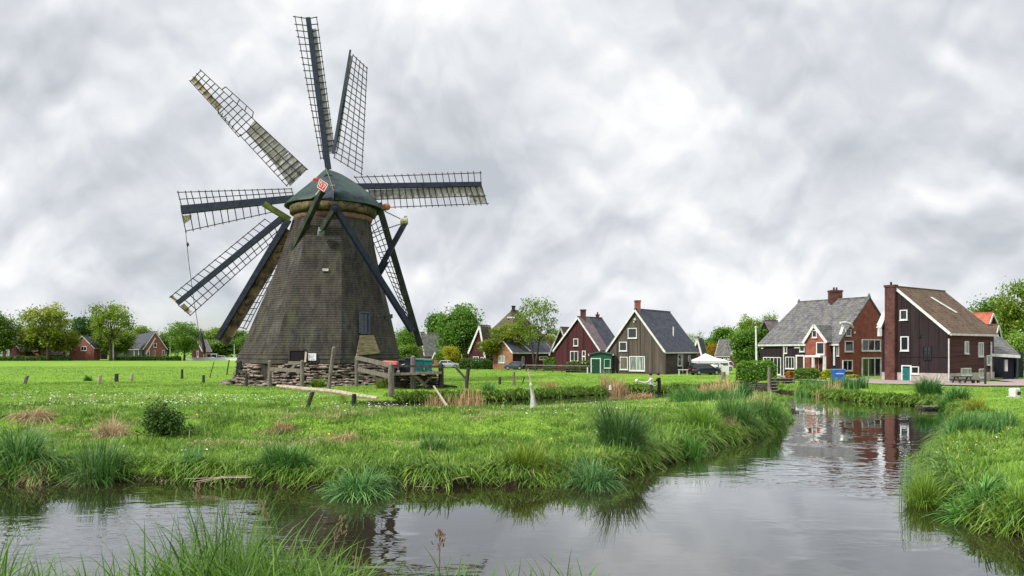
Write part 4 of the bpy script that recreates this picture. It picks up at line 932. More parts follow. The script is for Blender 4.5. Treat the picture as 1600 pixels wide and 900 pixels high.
def tree(px, top, wid, Y, proto, color, label, base=None, name='tree', group=None, z0=.8):
    H = (HZ - top) / F * Y + CZ - z0; Wd = wid / F * Y
    nat = {'round': 8.9, 'round2': 8.7, 'open': 9.4, 'open2': 9.2, 'dark': 7.6, 'cone': 6.0, 'twin': 9.4, 'bushy': 9.4, 'sparse': 8.2}[proto]
    o = thing(name, (GX(px, Y), Y, z0), label, 'tree', group)
    o.scale = (Wd / nat * 1.0, Wd / nat * 1.0, H / 10.3); o.rotation_euler = (0, 0, rt.uniform(0, 6.28) if proto != 'twin' else 0)
    tm, cm = PROTO[proto]
    for n_, me_ in (('trunk', tm), ('crown', cm)):
        c = link(bpy.data.objects.new(n_, me_)); c.parent = o; c.color = (*color, 1)
    return o
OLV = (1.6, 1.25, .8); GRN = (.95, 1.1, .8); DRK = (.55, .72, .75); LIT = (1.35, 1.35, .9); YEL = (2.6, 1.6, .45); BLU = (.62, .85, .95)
tree(-3, 484, 58, 236, 'round', (.95, 1.0, .7), 'dark green round tree cut off by the left edge, in front of the white-verge house')
tree(75, 466, 84, 232, 'open', OLV, 'big olive-green spreading tree in front of the dark brick house, left field edge')
tree(62, 505, 70, 240, 'bushy', (1.3, 1.0, .7), 'low olive crown filling in under the big spreading tree', name='bushy_tree', z0=3.0)
tree(100, 513, 42, 238, 'round2', (1.6, 1.15, .6), 'yellowish low tree between the big olive tree and the brick gable house', z0=1.6)
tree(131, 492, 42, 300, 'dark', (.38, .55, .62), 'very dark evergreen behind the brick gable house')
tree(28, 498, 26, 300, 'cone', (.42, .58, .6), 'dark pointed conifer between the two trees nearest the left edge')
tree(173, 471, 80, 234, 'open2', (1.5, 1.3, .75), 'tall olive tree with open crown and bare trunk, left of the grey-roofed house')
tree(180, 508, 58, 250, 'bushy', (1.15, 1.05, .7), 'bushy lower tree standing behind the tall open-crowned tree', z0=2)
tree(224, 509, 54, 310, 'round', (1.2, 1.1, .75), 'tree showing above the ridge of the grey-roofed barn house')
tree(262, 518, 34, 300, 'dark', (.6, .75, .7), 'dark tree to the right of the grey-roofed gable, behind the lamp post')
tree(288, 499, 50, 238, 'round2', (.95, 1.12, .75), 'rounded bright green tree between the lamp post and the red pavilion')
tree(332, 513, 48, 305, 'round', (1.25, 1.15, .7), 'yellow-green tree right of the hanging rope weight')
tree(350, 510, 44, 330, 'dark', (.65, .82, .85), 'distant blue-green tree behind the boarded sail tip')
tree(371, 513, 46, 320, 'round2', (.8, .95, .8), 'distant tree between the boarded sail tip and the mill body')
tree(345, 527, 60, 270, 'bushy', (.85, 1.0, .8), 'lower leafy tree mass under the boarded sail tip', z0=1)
tree(392, 522, 40, 270, 'bushy', (.8, .95, .7), 'lower leafy tree just left of the mill body')
# middle
tree(634, 509, 46, 200, 'round', (1.0, 1.15, .8), 'green tree seen just right of the mill body behind the dark pole')
tree(655, 515, 40, 215, 'round2', (1.05, 1.1, .7), 'green tree above the grey cottage roof')
tree(637, 535, 40, 160, 'bushy', (1.1, 1.1, .8), 'lower bushy tree behind the teal bins', z0=.8)
tree(685, 486, 38, 185, 'dark', (.6, .8, .8), 'darker tall tree behind the left side of the large maple')
mp_ = tree(718, 474, 84, 150, 'round', (.78, 1.02, .62), 'large dense maple with a broad rounded crown, right of the mill', name='maple_tree')
tree(706, 537, 26, 138, 'bushy', YEL, 'small yellow-leaved tree in front of the large maple', name='small_tree')
tree(692, 545, 24, 140, 'bushy', (1.1, 1.15, .7), 'small green tree left of the yellow-leaved tree', name='small_tree')
tree(836, 459, 82, 123, 'twin', (1.15, 1.08, .65), 'airy two-stemmed tree rising in front of the old farmhouse roof')
tree(797, 503, 76, 130, 'open2', (1.35, 1.12, .5), 'low olive tree spreading across the old farmhouse roof, left of the two stems', z0=2.0)
tree(768, 527, 40, 130.5, 'bushy', (1.5, 1.2, .5), 'olive shrub tree over the orange brick front of the farmhouse', name='small_tree', z0=3.0)
tree(872, 511, 34, 190, 'round2', (.95, 1.1, .7), 'green tree in the gap between the farmhouse and the red house')
tree(857, 518, 26, 185, 'bushy', (1.4, 1.1, .6), 'olive-yellow small tree behind the slope of the farmhouse roof')
tree(1082, 512, 36, 210, 'sparse', (1.2, 1.2, 1.3), 'pale feathery tree behind the right slope of the timber house')
tree(1112, 524, 34, 200, 'round2', (.9, 1.0, .6), 'green tree above the white tent')
tree(1116, 533, 22, 160, 'bushy', (2.4, .95, .35), 'small rust-coloured tree above the white tent', name='small_tree')
tree(1135, 508, 44, 185, 'dark', (.9, 1.12, .7), 'green tree behind the grey-roofed brick house right of the tent')
tree(1172, 486, 60, 150, 'open', (1.25, 1.25, .75), 'yellow-green tree rising behind the bushy tree beside the brick farmhouse')
tree(1176, 505, 64, 104, 'bushy', (.72, .95, .55), 'dense leaning bushy tree at the left end of the brick farmhouse')
tree(1203, 488, 34, 140, 'open2', (1.3, 1.25, .7), 'light green tree top over the low end wing of the brick farmhouse')
tree(1547, 462, 84, 125, 'round', (.72, .92, .65), 'large dark green tree behind the red-tiled house at right')
tree(1608, 430, 86, 100, 'round2', (1.0, 1.0, .55), 'tall leafy tree cut off by the right edge of the view')
tree(1562, 500, 60, 118, 'bushy', (.6, .8, .6), 'dark lower foliage tree behind the open shed')
fs = tree(1597, 512, 46, 92, 'bushy', (1.5, 1.6, 1.2), 'pale flowering shrub tree at the right edge beside the open shed', name='flowering_tree')
g = np.random.default_rng(77)
def blossoms(root, n, rx, rz, zc, size, m_, name='blossom', parent_local=True):
    p = g.normal(0, 1, (n, 3)); p /= np.linalg.norm(p, axis=1)[:, None]; p = p * np.array([rx, rx, rz]) * g.uniform(.8, 1.05, (n, 1)) + np.array([0, 0, zc])
    V, Q, T = leaf_arrays(p, np.full(n, size), g.uniform(0, 1, n), g); o = np_mesh(name, V, Q, T, m_, root); return o
M_petal = leafmat('white_petals', (.62, .62, .55), (.75, .75, .70), (.85, .85, .80), .3, .7, False)
blossoms(fs, 260, 4.4, 4.6, 5.4, .34, M_petal)
# far tree line closing the horizon: one mass nobody could count
g = np.random.default_rng(5); n = 26000
xs = g.uniform(-420, 420, n); yy = g.uniform(372, 420, n)
hh = 7.5 + 6 * vnoise(xs, yy * 0, .045, 3) + 5 * vnoise(xs, yy * 0, .14, 4)
V, Q, T = leaf_arrays(np.stack([xs, yy, .8 + hh * np.sqrt(g.uniform(0, 1, n))], 1), g.uniform(1.0, 2.4, n), np.clip(.5 + vnoise(xs, yy, .08, 7) + g.uniform(-.2, .2, n), 0, 1), g)
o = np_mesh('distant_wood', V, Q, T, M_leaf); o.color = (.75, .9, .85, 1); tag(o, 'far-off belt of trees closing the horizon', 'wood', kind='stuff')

# ------------------------------------------------------------------ hedges and shrubs
def hedge(name, label, p0, p1, wd, h, color, leaf=.22, dens=60, z0=.75, cat='hedge', rnd_top=.15, seed=1):
    g = np.random.default_rng(seed + int(abs(p0[0]) * 7)); p0, p1 = np.array(p0, float), np.array(p1, float); L = np.linalg.norm(p1 - p0); d = (p1 - p0) / L; nn = np.array([-d[1], d[0]])
    n = int(dens * L * (wd + 2 * h) / max(leaf / .22, .3))
    u = g.uniform(0, L, n); s = g.uniform(-1, 1, n); top = g.uniform(0, 1, n) < wd / (wd + 2 * h)
    v = np.where(top, s * wd / 2, np.sign(s) * wd / 2 * g.uniform(.82, 1.06, n)); z = np.where(top, h * g.uniform(.9, 1.03, n), h * g.uniform(0, 1, n))
    bump = 1 + rnd_top * vnoise(u, v, .8, seed) * 2; z = z * bump; ends = np.minimum(u, L - u); z *= np.where(ends < .4, .75 + ends * .6, 1)
    pos = np.stack([p0[0] + d[0] * u + nn[0] * v, p0[1] + d[1] * u + nn[1] * v, z0 + z], 1)
    V, Q, T = leaf_arrays(pos, leaf * g.uniform(.6, 1.4, n), np.clip(g.uniform(0, .6, n) + .4 * g.uniform(0, 1, n), 0, 1), g)
    # woody inside
    c = MB(); c.bar((p0[0], p0[1], z0 + h * .42), (p1[0], p1[1], z0 + h * .42), wd * .72, h * .82); b0 = len(V)
    V = np.concatenate([V, np.array(c.v)]); Q = np.concatenate([Q, np.array(c.f) + b0]); T = np.concatenate([T, np.zeros(len(c.v))])
    cx = (p0 + p1) / 2
    o = np_mesh(name, V - np.array([cx[0], cx[1], z0]), Q, T, M_leaf, None, (cx[0], cx[1], z0)); o.color = (*color, 1); return tag(o, label, cat)
def hpx(a, b, Ya, Yb): return (GX(a, Ya), Ya), (GX(b, Yb), Yb)
hedge('hedge', 'clipped green hedge in front of the brick farmhouse left end, beside the wooden steps', *hpx(1150, 1213, 80, 79), 1.6, 2.0, (1.05, 1.3, .75), .2, 90)
hedge('hedge', 'low green hedge in front of the farmhouse porch, left of the yellow shrub', *hpx(1240, 1279, 80.5, 80), 1.3, 1.25, (1.0, 1.15, .6), .2, 90)
hedge('shrub', 'bright yellow shrub between the low porch hedge and the blue container', *hpx(1283, 1301, 79.5, 79.2), 1.3, 1.15, (3.2, 2.3, .35), .2, 120, cat='shrub')
hedge('shrub', 'low yellow flower edging at the foot of the brick gable wall', *hpx(1322, 1340, 85, 85.5), .6, .45, (3.2, 2.2, .35), .15, 120, cat='shrub')
hedge('flower_bush', 'small orange-red flowering bush at the end of the porch hedge', *hpx(1229, 1238, 81, 81), 1.0, 1.1, (3.5, .8, .4), .16, 120, cat='shrub')
hedge('hedge', 'tall trimmed hedge behind the wooden fence, left of the red house', *hpx(850, 884, 118, 117), 1.6, 2.0, (.85, 1.05, .6), .25, 60)
hedge('hedge', 'lower darker hedge behind the wooden fence, in front of the red house', *hpx(885, 925, 109, 108), 1.4, 1.6, (.75, .8, .6), .25, 60)
hedge('hedge', 'dark hedge in front of the small gabled annex', *hpx(719, 769, 128, 127), 1.5, 1.75, (.6, .75, .55), .25, 60)
hedge('hedge', 'long low dark hedge along the far field edge at the left', *hpx(-20, 110, 232, 234), 2, 1.5, (.65, .78, .55), .5, 22)
hedge('hedge', 'dark clipped hedge in front of the grey-roofed house across the field', *hpx(180, 282, 236, 236), 2, 1.5, (.6, .75, .5), .5, 22)

# ------------------------------------------------------------------ cars, tent, street furniture
M_tyre = mat('tyre_rubber', (.012, .012, .012), rough=.8)
def paint(name, c, rough=.25):
    m, N, b = MAT(name); b.inputs['Base Color'].default_value = (*c, 1); b.inputs['Roughness'].default_value = rough; b.inputs['Coat Weight'].default_value = .6; b.inputs['Coat Roughness'].default_value = .08; return m
def car(loc, rz, paintm, label, length=4.2, high=1.48, van=False):
    """hatchback: lofted cross-sections along its length, glass band, wheels, lamps"""
    root = thing('parked_car', loc, label, 'car', 'parked cars'); root.rotation_euler = (0, 0, rz); L = length / 2; wd = .86
    R0 = lambda: MB()
    low = [(-L, .42, .62), (-L + .08, .26, .80), (-L * .6, .22, .95 if not van else 1.0), (0, .22, .98), (L * .55, .22, .96), (L - .05, .26, .86), (L, .40, .70)]
    secs = [(x, zb, zt) for x, zb, zt in low]
    vs = []
    for x, zb, zt in secs:
        e = .80 if abs(x) > L - .1 else 1
        vs += [(x, -wd * e * .92, zb), (x, -wd * e, (zb + zt) / 2), (x, -wd * e * .95, zt), (x, wd * e * .95, zt), (x, wd * e, (zb + zt) / 2), (x, wd * e * .92, zb)]
    fs = [(i * 6 + k, i * 6 + (k + 1) % 6, (i + 1) * 6 + (k + 1) % 6, (i + 1) * 6 + k) for i in range(len(secs) - 1) for k in range(6)] + [tuple(range(6))[::-1], tuple((len(secs) - 1) * 6 + k for k in range(6))]
    off = Vector(loc)
    def bld(b_, name, m_, par, smooth=False, bevel=0):
        b_.v = [tuple(Vector(v) + off) for v in b_.v]; return b_.build(name, m_, par, smooth, bevel)
    b_ = MB().add(vs, fs); bld(b_, 'body', paintm, root, False, .05)
    xa, xb, xc, xd = (-L * .98, -L * .82, L * .12, L * .52) if not van else (-L * .99, -L * .95, L * .45, L * .8)
    gv = [(xa, -wd * .9, .92), (xd, -wd * .9, .92), (xc, -wd * .72, high - .04), (xb, -wd * .72, high - .04), (xa, wd * .9, .92), (xd, wd * .9, .92), (xc, wd * .72, high - .04), (xb, wd * .72, high - .04)]
    b_ = MB().add(gv, [(0, 1, 2, 3), (7, 6, 5, 4), (0, 3, 7, 4), (1, 5, 6, 2), (3, 2, 6, 7)]); bld(b_, 'windows', M_glass, root)
    b_ = MB(); b_.add([(xb - .04, -wd * .74, high - .05), (xc + .04, -wd * .74, high - .05), (xc + .04, wd * .74, high - .05), (xb - .04, wd * .74, high - .05), (xb + .1, -wd * .6, high + .03), (xc - .1, -wd * .6, high + .03), (xc - .1, wd * .6, high + .03), (xb + .1, wd * .6, high + .03)], [(3, 2, 1, 0), (4, 5, 6, 7), (0, 1, 5, 4), (1, 2, 6, 5), (2, 3, 7, 6), (3, 0, 4, 7)])
    for sy in (-1, 1):
        for p, q in (((xa, .91, .92), (xb, .73, high - .04)), ((xd, .91, .92), (xc, .73, high - .04)), ((-.25, .91, .92), (-.25, .73, high - .04))): b_.bar((p[0], sy * wd * p[1], p[2]), (q[0], sy * wd * q[1], q[2]), .09, .05)
    bld(b_, 'roof', paintm, root)
    for sx in (-L * .62, L * .62):
        for sy in (-1, 1):
            b_ = MB(); b_.tube([(sx, sy * .70, .32), (sx, sy * .88, .32)], .32, 16); w = bld(b_, 'wheel', M_tyre, root)
            b_ = MB(); b_.tube([(sx, sy * .86, .32), (sx, sy * .90, .32)], .19, 12); bld(b_, 'rim', M_metal, w)
    for sy in (-1, 1):
        b_ = MB(); b_.box((L - .06, sy * .62, .68), (.12, .32, .13)); bld(b_, 'headlight', M_white, root)
        b_ = MB(); b_.box((-L + .07, sy * .66, .74), (.12, .22, .16)); bld(b_, 'tail_light', M_redpaint, root)
        b_ = MB(); b_.box((L * .36, sy * .98, .98), (.12, .18, .12)); bld(b_, 'mirror', paintm, root)
    return root
P_navy = paint('navy_car_paint', (.010, .014, .030)); P_grey = paint('blue_grey_car_paint', (.045, .06, .085)); P_white = paint('white_car_paint', (.72, .72, .72)); P_silver = paint('silver_car_paint', (.38, .39, .41))
car((GX(1101, 97.5), 97.5, .8), R(14), P_navy, 'dark navy car parked beside the white tent', 4.15, 1.5)
car((GX(802, 123.5), 123.5, .8), R(182), P_grey, 'blue-grey car parked on the grass by the orange brick wing', 3.2, 1.38)
car((GX(704, 140), 136, .8), R(10), P_silver, 'silver car parked under the yellow-leaved tree', 3.6, 1.4)
car((GX(382, 246), 246, .8), R(5), P_white, 'white car parked at the field edge just left of the mill body', 4.2, 1.5)
car((GX(349, 250), 250, .8), R(3), P_silver, 'silver car parked under the boarded sail tip', 4.2, 1.5)
car((GX(330, 252), 252, .8), R(180), P_white, 'white van parked right of the red pavilion', 4.4, 2.1, True)
car((GX(1126, 118), 118, .8), R(200), P_white, 'white car half hidden behind the right leg of the tent', 4.0, 1.5)
wl = MB(); wl.bar((GX(290, 243), 243, 1.25), (GX(388, 240), 240, 1.25), .3, .9); wl.bar((GX(290, 243), 243, 1.74), (GX(388, 240), 240, 1.74), .45, .1); tag(wl.build('white_wall', M_white), 'long low white wall along the field edge left of the mill', 'wall')
for (px, Y, top, lab) in ((366, 255, 538, 'white boat mast pole between the sail tip and the mill'), (177, 236, 529, 'pale lamp post in front of the white garage'), (266, 236, 526, 'pale lamp post between the grey-roofed house and the round green tree')):
    r_ = thing('street_lamp' if 'lamp' in lab else 'mast', (GX(px, Y), Y, .8), lab, 'lamp post' if 'lamp' in lab else 'mast')
    b_ = MB(); b_.tube([(GX(px, Y), Y, .6), PX(px, top, Y)], [.16, .10], 8); b_.build('pole', M_offwhite, r_); b_ = MB(); b_.box(PX(px + (2.2 if 'lamp' in lab else 0), top, Y), (1.0, .3, .18) if 'lamp' in lab else (.25, .25, .3)); b_.build('lamp_head' if 'lamp' in lab else 'mast_cap', M_metal, r_)
# tent
tn = thing('party_tent', (GX(1112, 101), 101, .8), 'white pop-up party tent beside the brown timber house', 'tent'); TX0, TX1 = GX(1089, 100), GX(1136, 100)
zt, ze_ = PX(0, 552, 102).z, PX(0, 563.5, 100).z
b_ = MB(); a = [(TX0, 99.2, ze_), (TX1, 99.2, ze_), (TX1, 104.2, ze_), (TX0, 104.2, ze_)]; pk = (TX0 * .62 + TX1 * .38, 101.7, zt)
m4 = [tuple((Vector(p) * .5 + Vector(pk) * .5) - Vector((0, 0, .14))) for p in a]
b_.add(a + m4 + [pk], [(i, (i + 1) % 4, 4 + (i + 1) % 4, 4 + i) for i in range(4)] + [(4 + i, 4 + (i + 1) % 4, 8) for i in range(4)])
M_tentc = leafmat('tent_cloth', (.72, .72, .72), (.76, .76, .76), (.8, .8, .8), .25, .8, False)
o = b_.build('canopy', M_tentc, tn); s_ = o.modifiers.new('s', 'SOLIDIFY'); s_.thickness = .03
b_ = MB()
for i in range(4): b_.slab([a[i], a[(i + 1) % 4], tuple(Vector(a[(i + 1) % 4]) - Vector((0, 0, .32))), tuple(Vector(a[i]) - Vector((0, 0, .32)))], .03)
b_.build('valance', M_tentc, tn)
for p in a: MB().bar((p[0], p[1], .7), p, .12, .12).build('leg', M_white, tn)
b_ = MB(); b_.slab([(TX1 + .03, 99.5, .8), (TX1 + .03, 102, .8), (TX1 + .03, 102, ze_), (TX1 + .03, 99.5, ze_)], .03); b_.slab([(GX(1128, 99), 99.1, .8), (TX1, 99.1, .8), (TX1, 99.1, 2.0), (GX(1128, 99), 99.1, 2.0)], .03); b_.build('side_panel', M_tentc, tn)
# small table by the timber house
tbl = thing('garden_table', (GX(1067, 96.5), 96.5, .8), 'small grey table beside the timber house wall, left of the navy car', 'table')
MB().box((GX(1067, 96.5), 96.5, 1.5), (1.2, .7, .08)).build('table_top', M_offwhite, tbl)
for sx in (-.5, .5):
    for sy in (-.25, .25): MB().bar((GX(1067, 96.5) + sx, 96.5 + sy, .8), (GX(1067, 96.5) + sx, 96.5 + sy, 1.46), .07).build('leg', M_offwhite, tbl)
# flag pole, mooring posts, container, box, boat, bench
def post(px, top, bot, Y, w, m_, label, lean=(0, 0), name='fence_post', group='posts standing in the meadow', cat='post', z0=None):
    zg = gz(GX(px, Y), Y) if z0 is None else z0
    x = GX(px, Y); zt = PX(px, top, Y).z
    b_ = MB(); n_ = 8; b_.tube([(x, Y, zg - .25), (x + lean[0] * .5, Y, (zg + zt) / 2), (x + lean[0], Y + lean[1], zt - .03), (x + lean[0], Y + lean[1], zt)], [w * .5, w * .48, w * .46, w * .38], n_)
    o = b_.build(name, m_); return tag(o, label, cat, group)
fp = thing('flag_pole', (GX(1182.5, 84), 84, .8), 'bare white flag pole in front of the low tarred end wing', 'pole'); b_ = MB(); b_.tube([(GX(1182.5, 84), 84, .6), PX(1181, 513, 84)], [.13, .09], 10); b_.build('pole', M_white, fp); b_ = MB(); b_.lathe(PX(1181, 513, 84), [(.05, 0), (.13, .08), (.13, .16), (.03, .24)], 10); b_.build('pole_cap', M_offwhite, fp)
post(1202, 574, 608, 70.5, .34, M_greywood, 'tall weathered mooring post at the left side of the wooden steps', name='mooring_post', group=None)
post(1130.5, 581, 598, 82, .5, M_greywood, 'pale square post beside the ditch below the tent', name='mooring_post', group=None)
st = thing('wooden_steps', (GX(1221, 73), 72.5, 0), 'dark wooden steps leading down to the canal below the hedge', 'steps')
for k in range(5):
    yk = 71.6 + k * .62; zk = .12 + k * .27; xa, xb = GX(1204, yk), GX(1240, yk)
    MB().box(((xa + xb) / 2, yk, zk), (xb - xa, .5, .10)).build('tread', M_greywood, st); MB().box(((xa + xb) / 2, yk + .27, zk - .14), (xb - xa, .05, .26)).build('riser', M_darkwood, st)
for px in (1203, 1241): MB().bar((GX(px, 71.4), 71.4, .0), (GX(px, 74.6), 74.6, 1.36), .12, .34).build('stringer', M_darkwood, st)
br_ = thing('timber_revetment', (GX(1170, 75), 75, 0), 'dark timber plank bank wall left of the wooden steps', 'retaining wall')
for k in range(4): MB().bar((GX(1146, 76), 76, .1 + k * .2), (GX(1200, 73.5), 73.5, .1 + k * .2), .08, .18).build('plank', M_darkwood, br_)
for px in (1150, 1165, 1182): MB().bar((GX(px, 74.6), 74.6, -.4), (GX(px, 74.6), 74.6, 1.0), .16).build('pile', M_darkwood, br_)
sl_ = MB(); sl_.bar((GX(1166, 74), 74, .55), (GX(1190, 72.6), 72.6, 1.15), .3, .12); tag(sl_.build('sloping_beam', M_darkwood), 'dark beam slanting up the bank left of the mooring post', 'beam')
bc = thing('blue_container', (GX(1312, 77), 77, .8), 'blue rectangular waste container standing behind the reeds', 'container')
x0, x1, y0 = GX(1303.5, 76.5), GX(1320.5, 76.5), 76.5; M_blue = mat('blue_plastic', (.015, .075, .26), (.03, .12, .36), (1, 1, 1), 2, .45)
b_ = MB(); b_.add([(x0 + .08, y0, .8), (x1 - .08, y0, .8), (x1 - .08, y0 + .8, .8), (x0 + .08, y0 + .8, .8), (x0, y0 - .06, 1.95), (x1, y0 - .06, 1.95), (x1, y0 + .86, 1.95), (x0, y0 + .86, 1.95)], [(3, 2, 1, 0), (4, 5, 6, 7), (0, 1, 5, 4), (1, 2, 6, 5), (2, 3, 7, 6), (3, 0, 4, 7)]); b_.build('bin_body', M_blue, bc)
b_ = MB(); b_.box(((x0 + x1) / 2, y0 + .4, 2.02), (x1 - x0 + .1, 1.0, .14)); b_.build('lid', mat('light_blue_lid', (.05, .14, .38), (.08, .2, .46), (1, 1, 1), 2, .45), bc, bevel=.03)
b_ = MB(); b_.box(((x0 + x1) / 2, y0 - .055, 1.62), (x1 - x0 - .3, .02, .12)); b_.build('label_strip', mat('pale_blue_strip', (.25, .4, .6)), bc)
wb_ = thing('utility_box', (GX(1585, 50), 50, gz(GX(1585, 50), 50)), 'small white rounded utility box with a dark round socket on the right bank', 'box')
zb = wb_.location.z; xb = GX(1585, 50); b_ = MB(); b_.box((xb, 50, zb + .33), (.56, .5, .62), Matrix.Rotation(R(20), 3, 'Z')); b_.build('box_body', M_white, wb_, bevel=.09)
b_ = MB(); b_.tube([(xb + .10, 49.74, zb + .3), (xb + .13, 49.66, zb + .3)], .12, 14); b_.build('socket', M_black, wb_)
b_ = MB(); b_.box((xb, 50, zb + .02), (.7, .64, .08)); b_.build('foot_slab', M_offwhite, wb_)
# moored punt
bt = thing('small_boat', (GX(1466, 50.5), 50.3, 0), 'small dark flat boat moored at the far bank below the tarred house', 'boat'); X = GX(1466, 50.3)
b_ = MB(); hull = []
for t in (-1.3, -.9, 0, .9, 1.3):
    w = .42 if abs(t) < 1 else .26; up_ = .10 if abs(t) > 1 else 0
    hull += [(X + t, 50.3 - w * .8, -.08 + up_), (X + t, 50.3 - w, .15 + up_), (X + t, 50.3 + w, .15 + up_), (X + t, 50.3 + w * .8, -.08 + up_)]
b_.add(hull, [(i * 4 + k, i * 4 + (k + 1) % 4, i * 4 + 4 + (k + 1) % 4, i * 4 + 4 + k) for i in range(4) for k in range(4)] + [(0, 1, 2, 3), (19, 18, 17, 16)]); b_.build('hull', M_darkwood, bt)
b_ = MB(); b_.bar((X - 1.3, 49.86, .2), (X + 1.3, 49.86, .2), .08, .06); b_.bar((X - 1.3, 50.74, .2), (X + 1.3, 50.74, .2), .08, .06); b_.box((X - .3, 50.3, .19), (1.5, .8, .05)); b_.build('deck_board', M_greywood, bt)
# picnic bench at the tarred house
pb_ = thing('picnic_bench', (GX(1504, 70.5), 70.5, .8), 'brown wooden bench table in front of the tarred house wall', 'bench'); xa, xb = GX(1492, 70.5), GX(1518, 70.5)
MB().box(((xa + xb) / 2, 70.6, 1.52), (xb - xa, .7, .07)).build('table_top', M_darkwood, pb_)
for sy in (-.75, .75): MB().box(((xa + xb) / 2, 70.6 + sy, 1.22), (xb - xa, .3, .06)).build('seat', M_darkwood, pb_)
for sx in (xa + .2, xb - .2):
    b_ = MB(); b_.bar((sx, 70.6 - .7, .8), (sx, 70.4, 1.48), .1); b_.bar((sx, 70.6 + .7, .8), (sx, 70.8, 1.48), .1); b_.bar((sx, 69.85, 1.16), (sx, 71.35, 1.16), .1, .08); b_.build('leg', M_darkwood, pb_)
pb_ = thing('low_bench', (GX(1524, 71), 71, .8), 'low plank bench to the right of the bench table', 'bench'); xa, xb = GX(1518.5, 71), GX(1531, 71)
MB().box(((xa + xb) / 2, 71, 1.2), (xb - xa, .4, .07)).build('seat', M_greywood, pb_)
for sx in (xa + .15, xb - .15): MB().box((sx, 71, 1.0), (.1, .34, .4)).build('leg', M_darkwood, pb_)
post(1539.5, 556, 598, 68.5, .2, M_darkwood, 'thin dark post on the paving at the right corner of the tarred house', group=None)
# brick paving in front of the houses
b_ = MB(); pv = [(GX(1235, 80), 80), (GX(1300, 74), 74.2), (GX(1380, 68), 69.5), (GX(1490, 66), 67), (GX(1540, 65), 65.5), (60, 65), (70, 78), (52, 82), (50, 73), (44, 73.4), (37, 86), (33, 92)]
n_ = len(pv); b_.add([(x, y, .905) for x, y in pv], [tuple(range(n_))]); m, N, b = MAT('brick_paving'); pos = N.n('ShaderNodeNewGeometry').outputs['Position']
N.t.links.new(N.ramp(N.noise(pos, 3.5, 6, .75), [(.3, (.20, .145, .13)), (.7, (.36, .28, .26))]), b.inputs['Base Color']); b.inputs['Roughness'].default_value = .9
tag(b_.build('paved_path', m), kind='structure')

# ------------------------------------------------------------------ fence, posts and landing round the mill
for px, t, b_, w, mt, ln, lab in (
    (38, 587, 600, .34, M_greywood, (.3, 0), 'leftmost short grey post in the meadow, leaning right'),
    (155, 586, 599, .38, M_palewood, (.1, 0), 'pale short post, left of a close trio in the left meadow'),
    (182, 584, 597, .42, M_darkwood, (0, 0), 'dark stout post, middle of the trio in the left meadow'),
    (205, 584, 596, .36, M_palewood, (.12, 0), 'pale short post, right of the trio in the left meadow'),
    (284.5, 577, 592, .30, M_darkwood, (0, 0), 'taller dark post standing alone under the lower left sail tip'),
    (318, 586, 598, .30, M_darkwood, (0, 0), 'short dark post to the right of the lone taller one, left of the mill'),
    (327, 565, 591, .10, M_darkwood, (.55, 0), 'very thin leaning stick in the meadow left of the mill'),
    (354, 562, 586, .16, M_darkwood, (.35, 0), 'thin dark leaning stake next to the mill stones'),
    (385, 586, 604, .30, M_darkwood, (0, 0), 'short dark post at the left foot of the stone base'),
    (479, 612, 635, .26, M_darkwood, (.35, 0), 'short dark post tilted right, in the grass before the mill fence'),
    (553.5, 615.5, 630.5, .30, M_black, (0, 0), 'short black upright post in the grass before the mill fence'),
    (728, 575, 608, .34, M_darkwood, (.2, 0), 'dark post with a slanting stay, right of the landing'),
    (781, 589, 601.5, .26, M_darkwood, (0, 0), 'short dark post left of the taller one, by the white-wrapped pole'),
    (803, 581, 602.5, .24, M_greywood, (0, 0), 'slim grey-brown post left of the white-wrapped pole'),
    (816, 589, 600, .12, M_darkwood, (.2, 0), 'thin leaning stake just left of the white-wrapped pole')):
    post(px, t, b_, YF(b_), w, mt, lab, ln)
sy_ = MB(); sy_.bar(PX(712, 574, 62.5), PX(727, 591, 61.5), .14); tag(sy_.build('post_stay', M_darkwood), 'slanting dark stay leaning on the post right of the landing', 'stay')
fence = thing('post_fence', (GX(500, 61), 61.5, .8), 'weathered fence of stout posts and broken rails in front of the mill stone base', 'fence')
def fpost(px, t, bt, w=.42, lean=0):
    Y = YF(bt); z0 = gz(GX(px, Y), Y); zt = PX(px, t, Y).z; b_ = MB(); x = GX(px, Y)
    b_.tube([(x, Y, z0 - .2), (x + lean / 2, Y, (z0 + zt) / 2), (x + lean, Y, zt - .04), (x + lean, Y + .04, zt)], [w * .42, w * .40, w * .37, w * .27], 9); b_.build('post', M_greywood, fence)
for a in ((421.5, 564, 604.5, .44), (472, 564, 608, .42), (513, 543, 609, .40, .45), (557, 557, 604, .42)): fpost(*a)
def rail(p, q, m_=None, w=.12, h=.24, par=fence, name='rail'): MB().bar(p, q, w, h).build(name, m_ or M_greywood, par)
rail(PX(451, 566.5, 64), PX(473, 567, 61.5)); rail(PX(422, 577, 64.5), PX(472, 579, 61.3), h=.3); rail(PX(444, 589, 65), PX(462, 569, 64.5)); rail(PX(463, 580, 64), PX(472, 588, 61.6))
rail(PX(558, 559, 64), PX(611, 571, 59.5), h=.34, w=.16); rail(PX(560, 577, 64.5), PX(609, 588, 60), h=.34, w=.16); rail(PX(574, 580, 64.4), PX(592, 596, 64.6), h=.26)
rail(PX(373, 580, 69), PX(385, 581, 66.5), M_darkwood)
bp = thing('stone_edge_post', (GX(373, 69.5), 69.5, .8), 'pair of black posts at the left end of the stone base', 'post')
MB().bar(PX(371.5, 586, 69.5), PX(373, 566, 69.5), .3).build('post', M_black, bp); MB().bar(PX(375, 578, 69.3), PX(376, 564, 69.3), .2).build('post', M_black, bp)
ld = thing('timber_landing', (GX(650, 63.5), 63.5, .8), 'weathered timber landing with railing and stone footing at the right side of the mill', 'landing')
